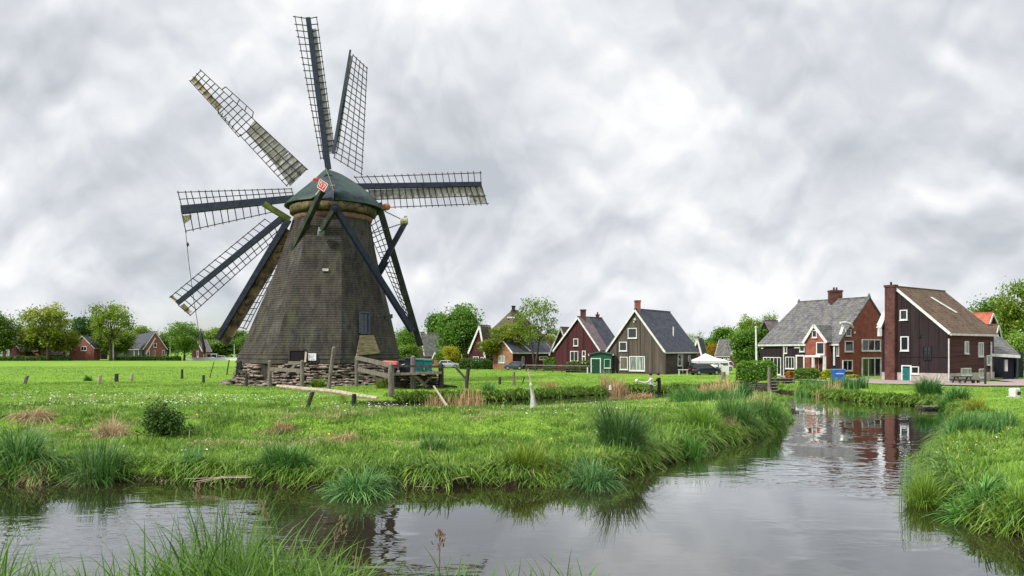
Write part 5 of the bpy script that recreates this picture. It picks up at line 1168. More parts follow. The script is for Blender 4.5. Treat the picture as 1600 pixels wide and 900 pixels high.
MB().slab([PX(606, 587, 60.5), PX(690, 584.5, 60.5), PX(686, 581, 66.5), PX(608, 581, 66.5)], .16, n=(0, 0, 1)).build('deck', M_greywood, ld)
for px, t, bt in ((611, 569, 614), (645.5, 557, 608), (689, 569, 607)):
    Y = YF(bt); x = GX(px, Y); z0 = gz(x, Y); b_ = MB(); zt = PX(px, t, Y).z; b_.tube([(x, Y, z0 - .2), (x, Y, zt - .04), (x, Y + .03, zt)], [.25, .22, .15], 9); b_.build('post', M_greywood if px < 680 else M_darkwood, ld)
MB().bar(PX(611, 571.5, 60.6), PX(690, 573, 60.6), .12, .18).build('rail', M_darkwood, ld); MB().bar(PX(648, 582.5, 60.3), PX(690, 581.5, 60.3), .1, .16).build('rail', M_greywood, ld)
MB().bar(PX(650, 588, 60.6), PX(668, 605, 60.2), .26, .2).build('brace', M_darkwood, ld); MB().bar(PX(664, 598, 61), PX(680, 584, 61.2), .2, .16).build('brace', M_greywood, ld)
sb = MB(); rnd.seed(8)
for k in range(90):
    x = rnd.uniform(GX(606, 64), GX(684, 64)); zq = .75 + rnd.uniform(0, 1.15); rock(Vector((x, 63.2 + rnd.uniform(0, 1.2), zq)), rnd.uniform(.2, .5), .4, rnd.uniform(.08, .16), Vector((1, 0, 0)), Vector((0, -1, 0)))
sb.build('stone_footing', M_stone, ld)
for (pa, pb, lab) in (((640, 594), (700, 606), 'dark plank lying slanted under the right end of the landing'), ((668, 603), (712, 607), 'short broken plank lying in the grass right of the landing')):
    b_ = MB(); Ya, Yb = YF(pa[1] + 2), YF(pb[1]); b_.bar((GX(pa[0], Ya), Ya, 1.1), (GX(pb[0], Yb), Yb, .95), .4, .14); tag(b_.build('loose_plank', M_darkwood), lab, 'plank')
b_ = MB(); b_.bar(PX(677.5, 603, 61), (GX(700, 43.5), 43.5, gz(GX(700, 43.5), 43.5) + .1), .12, .10); tag(b_.build('pale_pole', M_palewood), 'pale pole lying slanted from the landing into the grass', 'pole')
b_ = MB(); ya, yb = YF(606), YF(624); q = [(GX(433, ya) + (GX(590, yb) - GX(433, ya)) * f, ya + (yb - ya) * f) for f in np.linspace(0, 1, 7)]; zb = max(gz(*p) for p in q); b_.tube([(x, y, max(gz(x, y) + .16, zb + .05)) for x, y in q], [.12, .17, .18, .18, .17, .16, .12], 7); tag(b_.build('long_beam', M_palewood), 'long pale beam lying in the grass in front of the mill fence', 'beam')
# things on the landing
def bin_(px, Y, m_, label, s=1.0):
    p = PX(px, 583, Y); r_ = thing('wheelie_bin', p, label, 'bin', 'bins on the landing'); z = p.z
    b_ = MB(); w0, w1, hh_ = .26 * s, .34 * s, 1.05 * s
    b_.add([(p.x - w0, Y - w0, z + .1), (p.x + w0, Y - w0, z + .1), (p.x + w0, Y + w0, z + .1), (p.x - w0, Y + w0, z + .1), (p.x - w1, Y - w1, z + hh_), (p.x + w1, Y - w1, z + hh_), (p.x + w1, Y + w1, z + hh_), (p.x - w1, Y + w1, z + hh_)], [(3, 2, 1, 0), (4, 5, 6, 7), (0, 1, 5, 4), (1, 2, 6, 5), (2, 3, 7, 6), (3, 0, 4, 7)]); b_.build('bin_body', m_, r_)
    b_ = MB(); b_.slab([(p.x - w1 - .04, Y - w1 - .06, z + hh_), (p.x + w1 + .04, Y - w1 - .06, z + hh_), (p.x + w1 + .04, Y + w1 + .08, z + hh_ + .10), (p.x - w1 - .04, Y + w1 + .08, z + hh_ + .10)], .06, n=(0, 0, 1)); b_.build('lid', m_, r_)
    b_ = MB(); b_.tube([(p.x - .24, Y + w1 + .1, z + hh_), (p.x + .24, Y + w1 + .1, z + hh_)], .03, 6); b_.build('handle', M_black, r_)
    for sx in (-1, 1): MB().tube([(p.x + sx * w0, Y + w0, z + .13), (p.x + sx * (w0 + .07), Y + w0, z + .13)], .13, 10).build('wheel', M_tyre, r_)
    for sx in (-.7, .7): MB().bar((p.x + sx * w0, Y - w0 + .02, z - .0), (p.x + sx * w0, Y - w0 + .02, z + .12), .1).build('foot', M_black, r_)
bin_(656, 62.3, M_teal, 'teal wheeled bin on the landing, left of two', 1.05); bin_(669, 62.0, M_teal, 'teal wheeled bin on the landing, right of two', 1.0); bin_(641, 62.6, M_navy, 'dark blue wheeled bin on the landing behind the railing post', 1.15)
bin_(630, 62.6, M_black, 'black wheeled bin beside the mill wall on the landing', 1.0)
ct = thing('red_hand_cart', PX(612, 583, 61.6), 'red covered hand cart next to the mill wall on the landing', 'cart'); p = ct.location.copy()
b_ = MB(); b_.add([(p.x - .85, 61.3, p.z + .5), (p.x + .45, 61.3, p.z + .45), (p.x + .45, 62.1, p.z + .45), (p.x - .85, 62.1, p.z + .5), (p.x - .75, 61.35, p.z + 1.02), (p.x + .5, 61.35, p.z + .98), (p.x + .5, 62.05, p.z + 1.0), (p.x - .75, 62.05, p.z + 1.06)], [(3, 2, 1, 0), (4, 5, 6, 7), (0, 1, 5, 4), (1, 2, 6, 5), (2, 3, 7, 6), (3, 0, 4, 7)]); b_.build('cart_body', M_redcloth, ct, bevel=.05)
for sy in (61.2, 62.2):
    w = MB().tube([(p.x + .1, sy - .04, p.z + .3), (p.x + .1, sy + .04, p.z + .3)], .3, 14).build('wheel', M_tyre, ct)
MB().tube([(p.x + .5, 61.7, p.z + .6), (p.x + 1.1, 61.7, p.z + .75), (p.x + 1.1, 61.4, p.z + .78)], .035, 6).build('handle', M_metal, ct)
MB().bar((p.x - .7, 61.7, p.z + .0), (p.x - .7, 61.7, p.z + .5), .07).build('stand', M_metal, ct)
# white wrapped pole
wp = thing('wrapped_pole', (GX(832, 41.5), 41.5, gz(GX(832, 41.5), 41.5)), 'slanting pole with white netting gathered round its foot, at the ditch edge', 'pole')
b_ = MB(); b_.tube([PX(835, 637, 41.5), PX(831, 605, 41.5), PX(825, 576, 41.5)], [.06, .06, .04], 8); b_.build('pole', M_palewood, wp)
b_ = MB(); b_.tube([PX(833, 637, 41.4), PX(832.5, 622, 41.4), PX(830, 607, 41.4), PX(829.5, 601, 41.4), PX(829, 598, 41.4)], [.19, .12, .06, .10, .05], 9); b_.build('netting', mat('white_net', (.26, .26, .24), (.48, .48, .45), (4, 4, .6), 4, .9), wp)
b_ = MB(); b_.bar(PX(839, 636, 41.4), PX(833, 610, 41.4), .04); b_.build('stay', M_palewood, wp)

# ------------------------------------------------------------------ people on the ditch bank
M_skin = mat('skin', (.38, .22, .16), (.44, .27, .20), (1, 1, 1), 4, .6)
def person(loc, face, label, shirt, trousers, pose, hair):
    """body grown from a jointed skeleton, one continuous mesh coloured by garment height"""
    root = thing('person', loc, label, 'person')
    J = dict(pel=(0, 0, .95), wai=(.0, .0, 1.10), che=(.03, 0, 1.32), nek=(.05, 0, 1.49), hd0=(.07, 0, 1.57), hd1=(.09, 0, 1.66), hd2=(.085, 0, 1.74))
    rad = dict(pel=(.15, .12), wai=(.13, .11), che=(.17, .12), nek=(.06, .06), hd0=(.075, .08), hd1=(.085, .10), hd2=(.06, .07))
    E = [('pel', 'wai'), ('wai', 'che'), ('che', 'nek'), ('nek', 'hd0'), ('hd0', 'hd1'), ('hd1', 'hd2')]
    J['nose'] = (.20, 0, 1.645); rad['nose'] = (.016, .018); E.append(('hd1', 'nose'))
    for s, sg in (('l', 1), ('r', -1)):
        J['hip' + s] = (0, .09 * sg, .90); rad['hip' + s] = (.095, .095); J['kne' + s] = (pose['knee' + s], .11 * sg, .50); rad['kne' + s] = (.065, .065); J['ank' + s] = (pose['ank' + s], .12 * sg, .09); rad['ank' + s] = (.045, .045); J['toe' + s] = (pose['ank' + s] + .19, .13 * sg, .04); rad['toe' + s] = (.04, .035)
        E += [('pel', 'hip' + s), ('hip' + s, 'kne' + s), ('kne' + s, 'ank' + s), ('ank' + s, 'toe' + s)]
        J['sho' + s] = (.03, .19 * sg, 1.42); rad['sho' + s] = (.065, .065); J['elb' + s] = pose['elb' + s]; rad['elb' + s] = (.046, .046); J['wri' + s] = pose['wri' + s]; rad['wri' + s] = (.03, .03)
        d = (Vector(J['wri' + s]) - Vector(J['elb' + s])).normalized(); pm = Vector(J['wri' + s]) + d * .07; J['plm' + s] = tuple(pm); rad['plm' + s] = (.038, .026)
        E += [('che', 'sho' + s), ('sho' + s, 'elb' + s), ('elb' + s, 'wri' + s), ('wri' + s, 'plm' + s)]
        sd_ = d.cross(Vector((0, 0, 1))).normalized()
        for k, ln in enumerate((.075, .088, .082, .062)):
            J[f'f{k}{s}'] = tuple(pm + sd_ * (k - 1.5) * .02 + d * ln * .7 + Vector((0, 0, -ln * .35))); rad[f'f{k}{s}'] = (.009, .009); E.append(('plm' + s, f'f{k}{s}'))
        J['th' + s] = tuple(pm - d * .02 + sd_ * .06 + Vector((0, 0, -.02))); rad['th' + s] = (.010, .010); E.append(('plm' + s, 'th' + s))
    keys = list(J); me = bpy.data.meshes.new('body'); me.from_pydata([J[k] for k in keys], [(keys.index(a), keys.index(b)) for a, b in E], [])
    o = link(bpy.data.objects.new('body', me)); sk = o.modifiers.new('skin', 'SKIN'); sk.use_smooth_shade = True
    for k, v in zip(keys, me.skin_vertices[0].data): v.radius = rad[k]; v.use_root = (k == 'pel')
    o.modifiers.new('sub', 'SUBSURF').levels = 1
    dg = bpy.context.evaluated_depsgraph_get(); ev = o.evaluated_get(dg); bm_ = bpy.data.meshes.new_from_object(ev)
    bpy.data.objects.remove(o); o = link(bpy.data.objects.new('body', bm_)); o.parent = root
    bm_.materials.clear()
    for m_ in (shirt, trousers, M_skin, M_black): bm_.materials.append(m_)
    for p in bm_.polygons:
        c = p.center; p.use_smooth = True
        wr = min((Vector(J['wri' + s]) - Vector(c)).length for s in 'lr')
        hand = wr < .15 and min((Vector(J['plm' + s]) - Vector(c)).length for s in 'lr') < .14
        p.material_index = 3 if c.z < .10 else 1 if c.z < .98 and not hand and abs(c.y) < .26 and c.x < .3 else 2 if (c.z > 1.50 and abs(c.y) < .2) or hand else 0
    hb = MB(); hb.lathe((0, 0, 0), [(.095, 1.67), (.112, 1.71), (.105, 1.77), (.07, 1.815), (.01, 1.83)], 12); hb.v = [(v[0] + .065, v[1], v[2]) for v in hb.v]; hb.v = [tuple(Vector(v) + Vector(loc)) for v in hb.v]; hb.build('hair', hair, root, True)
    root.rotation_euler = (0, 0, face); root.scale = (1.22, 1.22, 1.12)
    return root
Yp = 58.3; pz = gz(GX(1019, Yp), Yp)
person((GX(1018, Yp), Yp, pz - .02), R(172), 'person in pale grey top and dark trousers holding out a long pale pole', mat('pale_grey_top', (.42, .41, .42), (.58, .57, .57), (1, 1, 1), 9, .9), mat('dark_trousers', (.020, .024, .035), (.04, .045, .06), (1, 1, 1), 9, .9),
       dict(kneel=.06, ankl=-.02, kneer=.04, ankr=-.06, elbl=(.24, .30, 1.20), wril=(.46, .14, 1.18), elbr=(.20, -.28, 1.16), wrir=(.40, -.10, 1.12)), M_black)
person((GX(1030, Yp + .7), Yp + .7, pz - .02), R(150), 'person dressed in black standing close behind the pole holder on the ditch bank', mat('black_jacket', (.010, .010, .014), (.022, .022, .028), (1, 1, 1), 9, .9), mat('black_trousers', (.012, .012, .016), (.024, .024, .03), (1, 1, 1), 9, .9),
       dict(kneel=.03, ankl=0, kneer=.02, ankr=-.05, elbl=(.16, .30, 1.16), wril=(.36, .20, 1.26), elbr=(.05, -.30, 1.14), wrir=(.20, -.22, .98)), M_black)
b_ = MB(); b_.tube([PX(1024, 603, Yp - .05), PX(1017, 601, Yp - .1), PX(995, 595, Yp - .2)], [.045, .05, .05], 8); po = tag(b_.build('long_pole', M_offwhite), 'long pale pole with a white head, held out by the person in grey', 'pole')
b_ = MB(); b_.tube([PX(997, 596, Yp - .2), PX(994.5, 594.5, Yp - .2), PX(992.5, 594, Yp - .2)], [.08, .16, .08], 10); b_.build('pole_head', M_white, po)

# ------------------------------------------------------------------ grasses
M_grass = leafmat('grass_blades', (.066, .135, .017), (.162, .295, .034), (.30, .42, .085), .35, .5, True, .3)
M_sedge = leafmat('sedge_blades', (.020, .055, .013), (.060, .135, .032), (.16, .26, .09), .25, .45, True, .35)
M_dry = leafmat('dry_grass', (.26, .19, .11), (.46, .36, .22), (.64, .53, .36), .3, .7, True, .15)
g = np.random.default_rng(21)
def cam_ok(x, y, m_=1.08): return np.abs(x) < (800 / F * m_) * y + 1.5
def grass_patch(name, label, n, x0, x1, y0, y1, L, Wd, ok, lean=(.2, .9), tint=None, material=None, segs=3, clump=True, droop=.3, powr=1.0):
    x = g.uniform(x0, x1, n); y = y0 + (y1 - y0) * g.uniform(0, 1, n) ** powr
    sd = wsd(x, y); k = ok(x, y, sd) & cam_ok(x, y); x, y, sd = x[k], y[k], sd[k]; n = len(x)
    cl = vnoise(x, y, 1.1, 11) + .6 * vnoise(x, y, 3.1, 12); big_ = vnoise(x, y, .23, 13)
    ln = L * np.clip(.75 + .7 * cl + .5 * big_, .3, 1.7) * g.uniform(.6, 1.25, n)
    t = np.clip(.5 + .45 * vnoise(x, y, .35, 14) + .5 * vnoise(x, y, 1.7, 15) + g.uniform(-.3, .3, n), 0, 1) if tint is None else tint(x, y, n)
    pos = np.stack([x, y, ground_z(x, y, sd) - .02], 1)
    V, Q, T = blade_arrays(pos, ln, Wd * g.uniform(.7, 1.3, n) * (1 + y / 60), g.uniform(0, 2 * np.pi, n), g.uniform(*lean, n), t, segs, g, droop)
    o = np_mesh(name, V, Q, T, material or M_grass); return tag(o, label, None, None, 'stuff')
# meadow blades, thinning out with distance
grass_patch('grass', 'short meadow grass on the bank before the mill', 300000, -34, 24, 21.5, 40, .24, .024, lambda x, y, s: (s > .12), powr=1.35, droop=.4)
grass_patch('grass', 'meadow grass around the mill and by the far canal bank', 210000, -62, 60, 40, 74, .16, .034, lambda x, y, s: (s > .1) & ((poly_sd(x, y, DITCH) > 2.2) | (y > 60)) & (np.hypot(x - cx0, y - MY) > 8.6) & ~((y > 65) & (x > 38)) , powr=1.1, segs=2, droop=.4)
grass_patch('grass', 'grass on the right bank', 70000, 8, 36, 14.5, 40, .30, .018, lambda x, y, s: (s > .1) & (x > 9), powr=1.2, droop=.4)
grass_patch('grass', 'short field grass beyond the mill', 150000, -130, 75, 74, 150, .11, .05, lambda x, y, s: (s > .1) & (np.hypot(x - cx0, y - MY) > 8.6) & ~((y > 72) & (x > 28)) & ~((y > 92) & (x > 8)), powr=1.5, segs=2, droop=.4, tint=lambda x, y, n: g.uniform(.25, .75, n))
# longer fringe hanging over the water's edge
def fringe(name, label, n, x0, x1, y0, y1, L, Wd, ok, material, lean, tint=(0, 1), segs=4):
    """blades rooted on the brink and arching out over the water"""
    x = g.uniform(x0, x1, n); y = g.uniform(y0, y1, n); sd = wsd(x, y); k = ok(x, y, sd) & cam_ok(x, y); x, y, sd = x[k], y[k], sd[k]; n = len(x)
    gx_, gy_ = wsd(x + .25, y) - wsd(x - .25, y), wsd(x, y + .25) - wsd(x, y - .25); az = np.arctan2(-gy_, -gx_) + g.normal(0, .75, n)
    cl = .75 + .8 * vnoise(x, y, 1.0, 71) + .5 * vnoise(x, y, 2.7, 72)
    ln = L * np.clip(cl, .35, 1.5) * g.uniform(.6, 1.25, n)
    V, Q, T = blade_arrays(np.stack([x, y, ground_z(x, y, sd) - .02], 1), ln, Wd * g.uniform(.7, 1.3, n) * (1 + y / 60), az, g.uniform(*lean, n), g.uniform(*tint, n), segs, g, .95)
    return tag(np_mesh(name, V, Q, T, material), label, None, None, 'stuff')
fringe('bank_grass', 'grass arching over the brink of the front bank', 360000, -34, 26, 14, 38, .82, .030, lambda x, y, s: (s > .05) & (s < .5), M_grass, (.7, 1.5))
fringe('bank_sedge', 'dark sedge blades arching over the brink of the front bank', 120000, -34, 26, 14, 38, .85, .030, lambda x, y, s: (s > .1) & (s < .7) & (vnoise(x, y, .5, 73) > .05), M_sedge, (.5, 1.4))
fringe('bank_grass', 'grass arching over the far ditch bank', 200000, -12, 24, 53, 76, .8, .05, lambda x, y, s: (s > .05) & (s < 1.0) & (y > np.interp(x, [-9, -2, 3, 7, 11, 23], [55.5, 55.5, 60, 62, 66, 68])), M_grass, (.5, 1.4), segs=3)
fringe('bank_grass', 'grass arching over the far canal bank', 160000, 18, 34, 40, 76, .7, .05, lambda x, y, s: (s > .05) & (s < 1.0) & ~((x > 24.4) & (x < 28.4) & (y > 68.5)), M_grass, (.5, 1.4), segs=3)
grass_patch('rough_grass', 'darker rough grass tufts on the bank', 150000, -34, 22, 21.5, 42, .46, .034, lambda x, y, s: (s > .3) & (vnoise(x, y * 1.3, .8, 75) + .5 * vnoise(x, y, 2.2, 76) > .24), lean=(.2, 1.1), droop=.6, segs=4, powr=1.2, tint=lambda x, y, n: g.uniform(0, .55, n))
def edge_ok(lo, hi): return lambda x, y, s: (s > lo) & (s < hi)
grass_patch('bank_grass', 'long grass fringing the canal edge', 420000, -34, 30, 14, 40, .60, .030, lambda x, y, s: (s > -.02) & (s < 1.6) & (vnoise(x, y, .45, 31) + .5 * vnoise(x, y, 1.6, 32) > -.20), lean=(.3, 1.3), droop=.75, segs=4)
grass_patch('bank_grass', 'long grass fringing the ditch and the far canal edge', 160000, -14, 36, 40, 75, .60, .035, lambda x, y, s: (s > -.05) & (s < .9) & (poly_sd(x, y, WATER) < 1.2) & ~((x > 24.4) & (x < 28.4) & (y > 68.5)) | (s < .9) & (s > .1) & (y > np.interp(x, [-9, -2, 3, 7, 11, 23], [55.5, 55.5, 60, 62, 66, 68])), lean=(.3, 1.2), droop=.6, segs=3)
grass_patch('dead_grass', 'straw-coloured dead grass along the water edge', 90000, -34, 30, 14, 40, .50, .024, lambda x, y, s: (s > .0) & (s < .6) & (vnoise(x, y, .6, 33) > -.10), lean=(.6, 1.5), droop=1.1, segs=4, material=M_dry)
grass_patch('dead_grass', 'thin straw-coloured seed stems scattered over the meadow', 4500, -30, 22, 22, 50, .42, .016, lambda x, y, s: (s > .4) & (vnoise(x, y, .4, 38) > -.1), lean=(.1, .8), droop=.4, segs=3, material=M_dry)
grass_patch('dead_grass', 'dead brown grass on the low slope of the bank', 90000, -30, 4, 27, 36, .34, .026, lambda x, y, s: (vnoise(x, y * 1.6, .33, 35) + .4 * vnoise(x, y, 1.3, 36) > .20), lean=(.5, 1.5), droop=.9, material=M_dry, tint=lambda x, y, n: g.uniform(0, .8, n))
# near bank in front of the camera: tall grass, height varies along it
x = g.uniform(-7, 3.2, 120000); y = g.uniform(4.3, 8.6, 120000); sd = wsd(x, y); k = (sd > .5) & cam_ok(x, y, 1.15); x, y = x[k], y[k]; n = len(x)
pxs = x / y * F + 800
hmax = np.interp(pxs, [0, 90, 180, 270, 350, 450, 560, 640, 700, 800, 900, 960, 1010], [.62, .46, .58, .74, .86, .78, .44, .36, .56, .46, .48, .24, .0])
dens = np.interp(pxs, [0, 200, 330, 480, 600, 800, 920, 1000], [.35, .45, 1, .9, .55, .40, .3, .0]); k = g.uniform(0, 1, n) < dens * .33; x, y, hmax = x[k], y[k], hmax[k]; n = len(x)
ln = hmax * g.uniform(.45, 1.25, n) * (1 + .5 * vnoise(x, y, 1.6, 41)) * 1.15
V, Q, T = blade_arrays(np.stack([x, y, ground_z(x, y) - .03], 1), ln, g.uniform(.008, .022, n), g.uniform(0, 6.28, n), g.uniform(.1, 1.0, n) ** .8 * 1.4, np.clip(.45 + .5 * vnoise(x, y, 1.2, 42) + g.uniform(-.35, .4, n), 0, 1), 6, g, .6)
o = np_mesh('tall_grass', V, Q, T, M_grass); o.color = (.56, .66, .54, 1); tag(o, 'tall grass on the near bank along the bottom of the view', None, None, 'stuff')

def h_upright(lean): return lean[1] < .55
def tussock(px, pyb, label, wpx, hpx_, n, mt, color=(1, 1, 1), name='sedge_tussock', lean=(.25, 1.25), droop=.75, width=.022, z=None, tint=(0, 1), cat='grass clump', flat=.7, segs=6, Y=None, group=None, fan=None):
    fan = (0.0 if ('reed' in name or h_upright(lean)) else 1.0) if fan is None else fan; width = width * 1.2
    """one clump of arching blades; photo column, base row, size in photo pixels"""
    if Y is None:
        zg = .35 if z is None else z
        for _ in range(4): Y = (CZ - zg) * F / (pyb - HZ); zg = max(.05, gz(GX(px, Y), Y)) if z is None else z
    X = GX(px, Y); r = wpx / F * Y / 2; h = hpx_ / F * Y
    n = int(n * .9); a = g.uniform(0, 6.28, n); ph = g.uniform(0, 6.28, 3); rr = r * .6 * np.sqrt(g.uniform(0, 1, n)) * (1 + .25 * np.sin(2 * a + ph[0]) + .18 * np.sin(5 * a + ph[1]))
    if fan < .5: rr *= 1.5
    x = X + np.cos(a) * rr; y = Y + np.sin(a) * rr * flat
    zq = np.maximum(ground_z(x, y), -.05) - .03
    q_ = rr / (r * .6 + 1e-6); az = np.where(g.uniform(0, 1, n) < fan, a + g.normal(0, .7, n), g.uniform(0, 6.28, n)); ln_ = g.uniform(*lean, n) * ((.35 + .75 * q_) * fan + (1 - fan))
    clm = .8 + .45 * vnoise(x, y, 2.6 / max(r, .4), 61) + .35 * vnoise(x, y, 6.0 / max(r, .4), 62)
    ll = h * g.uniform(.45, 1.25, n) * clm * 1.2
    ll = np.minimum(ll, np.maximum(h * .7, 1.4 * r / np.maximum(ln_, .35)))
    V, Q, T = blade_arrays(np.stack([x, y, zq], 1), ll, width * g.uniform(.6, 1.3, n), az, ln_, g.uniform(tint[0], tint[1], n), segs, g, droop)
    loc = np.array([X, Y, max(gz(X, Y), 0)])
    o = np_mesh(name, V - loc, Q, T, mt, None, tuple(loc)); o.color = (*color, 1); return tag(o, label, cat, group)
tussock(970, 727, 'largest dark green sedge tussock on the point where the canal bends', 112, 84, 1500, M_sedge, (.85, .95, .8))
tussock(926, 757, 'lower bluish sedge clump leaning over the water, left of the largest tussock', 100, 66, 900, M_sedge, (1.15, 1.3, 1.25), lean=(.4, 1.4), droop=.95)
tussock(560, 769, 'broad bluish-green clump with yellow flowers hanging over the front bank', 150, 58, 1100, M_sedge, (1.5, 1.65, 1.55), lean=(.6, 1.5), droop=.8, width=.03)
tussock(445, 752, 'rounded green tussock on the front bank left of the yellow-flowered clump', 100, 52, 1300, M_sedge, (1.0, 1.3, .75), lean=(.3, 1.2))
tussock(30, 748, 'leafy sedge clump at the left edge of the front bank', 110, 75, 900, M_sedge, (1.25, 1.4, 1.1), lean=(.4, 1.4), droop=.9, width=.028)
tussock(150, 750, 'tall sedge clump on the front bank between the two straw bunches', 120, 80, 1000, M_sedge, (1.0, 1.15, .8), droop=.9)
tussock(60, 752, 'bunch of drooping straw on the front bank near the left edge', 44, 58, 330, M_dry, (.62, .58, .55), lean=(.5, 1.5), droop=1.35, name='straw_bunch')
tussock(132, 752, 'ragged straw bunch on the front bank, right of the larger one', 50, 50, 280, M_dry, (.58, .54, .5), lean=(.5, 1.5), droop=1.35, name='straw_bunch')
tussock(175, 678, 'pale straw tuft left of the dark bush', 64, 46, 700, M_dry, (1.0, .95, .9), lean=(.4, 1.5), droop=1.1, name='straw_tuft', z=.62)
tussock(52, 664, 'flattened straw heap on the slope at far left', 80, 34, 700, M_dry, (.9, .82, .76), lean=(1.0, 1.6), droop=1.0, name='straw_tuft', z=.7)
tussock(545, 684, 'flattened straw heap on the slope in the middle of the bank', 70, 30, 560, M_dry, (.9, .8, .72), lean=(1.0, 1.6), droop=1.0, name='straw_tuft', z=.65)
tussock(440, 672, 'thin brown straw heap on the slope left of centre', 70, 24, 420, M_dry, (.75, .64, .56), lean=(1.0, 1.6), droop=1.0, name='straw_tuft', z=.7)
tussock(680, 703, 'dark green grass tuft among white flowers on the bank', 70, 34, 600, M_sedge, (.95, 1.15, .8), z=.55)
tussock(300, 748, 'spiky bluish tuft at the foot of the front bank', 50, 34, 350, M_sedge, (1.3, 1.5, 1.2), droop=.9)
tussock(820, 752, 'golden-green grass clump at the front bank edge right of the middle', 90, 46, 800, M_grass, (1.0, .9, .6), lean=(.3, 1.3))
tussock(1080, 712, 'green clump at the water edge right of the largest sedge tussock', 60, 44, 700, M_sedge, (1.1, 1.35, .7))
tussock(1098, 690, 'bright grass mound on the peninsula edge', 90, 46, 900, M_grass, (.85, .95, .75), lean=(.3, 1.2))
tussock(1150, 682, 'tall grey-green sedge stand near the tip of the peninsula', 90, 56, 1500, M_sedge, (1.3, 1.4, 1.1), lean=(.2, 1.1), droop=.8)
tussock(1196, 672, 'dense sedge stand at the very tip of the peninsula', 82, 50, 1500, M_sedge, (1.2, 1.35, .85), lean=(.25, 1.2), droop=.8)
tussock(1143, 686, 'pale dry skirt below the sedge stand on the peninsula', 50, 26, 400, M_dry, (.8, .75, .65), droop=1.2, name='straw_tuft')
tussock(1188, 640, 'dry reed stalks standing among the sedge at the peninsula tip', 44, 24, 200, M_dry, (1.1, 1.05, .95), lean=(.05, .35), droop=.2, name='dry_reeds', Y=43)
tussock(1118, 622, 'large beige dry reed stand on the peninsula before the tent', 56, 30, 750, M_dry, (1.1, .98, .85), lean=(.05, .4), droop=.2, name='dry_reeds', Y=51, z=.8, width=.035)
tussock(1100, 630, 'bluish-green sedge bed left of the large beige reeds', 170, 26, 1800, M_sedge, (1.35, 1.6, 1.35), lean=(.2, .8), Y=50, width=.035)
tussock(1160, 612, 'dark green sedge clump right of the large beige reeds', 50, 24, 800, M_sedge, (.85, 1.1, .9), lean=(.2, .8), Y=56, width=.035)
tussock(958, 622, 'beige reed patch on the far ditch bank left of the people', 50, 28, 420, M_dry, (.95, .84, .7), lean=(.1, .6), droop=.5, name='dry_reeds', Y=68, width=.045)
tussock(1000, 620, 'flattened beige reeds at the feet of the person in grey', 44, 22, 330, M_dry, (.95, .82, .66), lean=(.5, 1.4), droop=.7, name='dry_reeds', Y=57.5, width=.04)
tussock(735, 632, 'thin beige reeds in the ditch below the landing', 60, 26, 240, M_dry, (.95, .82, .68), lean=(.05, .4), droop=.3, name='dry_reeds', Y=52, width=.04)
tussock(683, 630, 'sparse straw-coloured reeds at the left end of the ditch', 56, 20, 190, M_dry, (.85, .72, .6), lean=(.05, .5), droop=.3, name='dry_reeds', Y=52.5, width=.04)
tussock(862, 612, 'beige dead grass tuft on the far ditch bank near the wrapped pole', 34, 16, 170, M_dry, (.9, .78, .6), lean=(.3, 1.2), droop=.8, name='dry_reeds', Y=65.5, width=.045)
tussock(764, 610, 'bluish-green tuft on the far ditch bank beside the slim post', 26, 20, 320, M_sedge, (1.2, 1.5, 1.35), lean=(.1, .7), Y=59.5, width=.035)
tussock(1290, 622, 'wide reed bed in front of the blue container', 84, 15, 1300, M_sedge, (1.2, 1.4, 1.15), lean=(.05, .5), droop=.3, name='reed_bed', Y=66, width=.04)
tussock(1335, 626, 'dark green reed bed to the right of the blue container', 46, 18, 900, M_sedge, (.9, 1.15, .95), lean=(.05, .5), droop=.3, name='reed_bed', Y=62.5, width=.04)
tussock(1300, 625, 'pale dead reed stems in front of the reed beds', 50, 14, 180, M_dry, (1.0, .9, .78), lean=(.02, .3), droop=.2, name='dry_reeds', Y=63.2, width=.035)
tussock(1262, 616, 'small reed clump right of the wooden steps', 34, 14, 420, M_sedge, (1.1, 1.3, .9), lean=(.1, .6), name='reed_bed', Y=69.5, width=.045)
tussock(1452, 634, 'dark leafy clump on the far bank below the tarred house', 56, 32, 900, M_sedge, (.75, 1.05, .75), lean=(.2, 1.0), Y=54.5, width=.045)
tussock(1490, 640, 'leafy green clump on the bank right of the moored boat', 56, 36, 900, M_sedge, (.95, 1.25, .8), lean=(.2, 1.0), Y=48.5, width=.045)
tussock(1522, 660, 'yellowish dry clump on the right bank above the reeds', 44, 34, 500, M_grass, (1.25, .85, .55), lean=(.3, 1.2), Y=40.5)
tussock(1514, 708, 'tall blue-green reed stand on the right bank', 80, 42, 1500, M_sedge, (1.15, 1.4, 1.15), lean=(.1, .8), droop=.5, name='reed_bed', Y=29)
tussock(1556, 700, 'blue-green reed stand to the right of the tall one on the right bank', 62, 36, 900, M_sedge, (1.2, 1.4, 1.2), lean=(.1, .8), droop=.5, name='reed_bed', Y=30.5)
tussock(1424, 786, 'sparse upright reed stems rising from the water by the right bank', 44, 92, 34, M_sedge, (.9, 1.1, .8), lean=(.02, .35), droop=.25, name='water_reeds', Y=19.4, width=.02)
tussock(1443, 748, 'few dark reed stems in the water in front of the reed stands', 60, 62, 40, M_sedge, (.85, 1.0, .8), lean=(.05, .45), droop=.3, name='water_reeds', Y=23.2, width=.022)
tussock(1448, 782, 'golden-green grass clump overhanging the corner of the right bank', 76, 70, 1000, M_grass, (.95, .95, .7), lean=(.3, 1.2), Y=19.0, width=.018)
tussock(1530, 800, 'broad-leaved green plant hanging over the right bank', 110, 66, 620, M_sedge, (1.35, 1.75, 1.0), lean=(.4, 1.3), droop=.8, Y=17.2, width=.045, name='broad_leaved_plant')
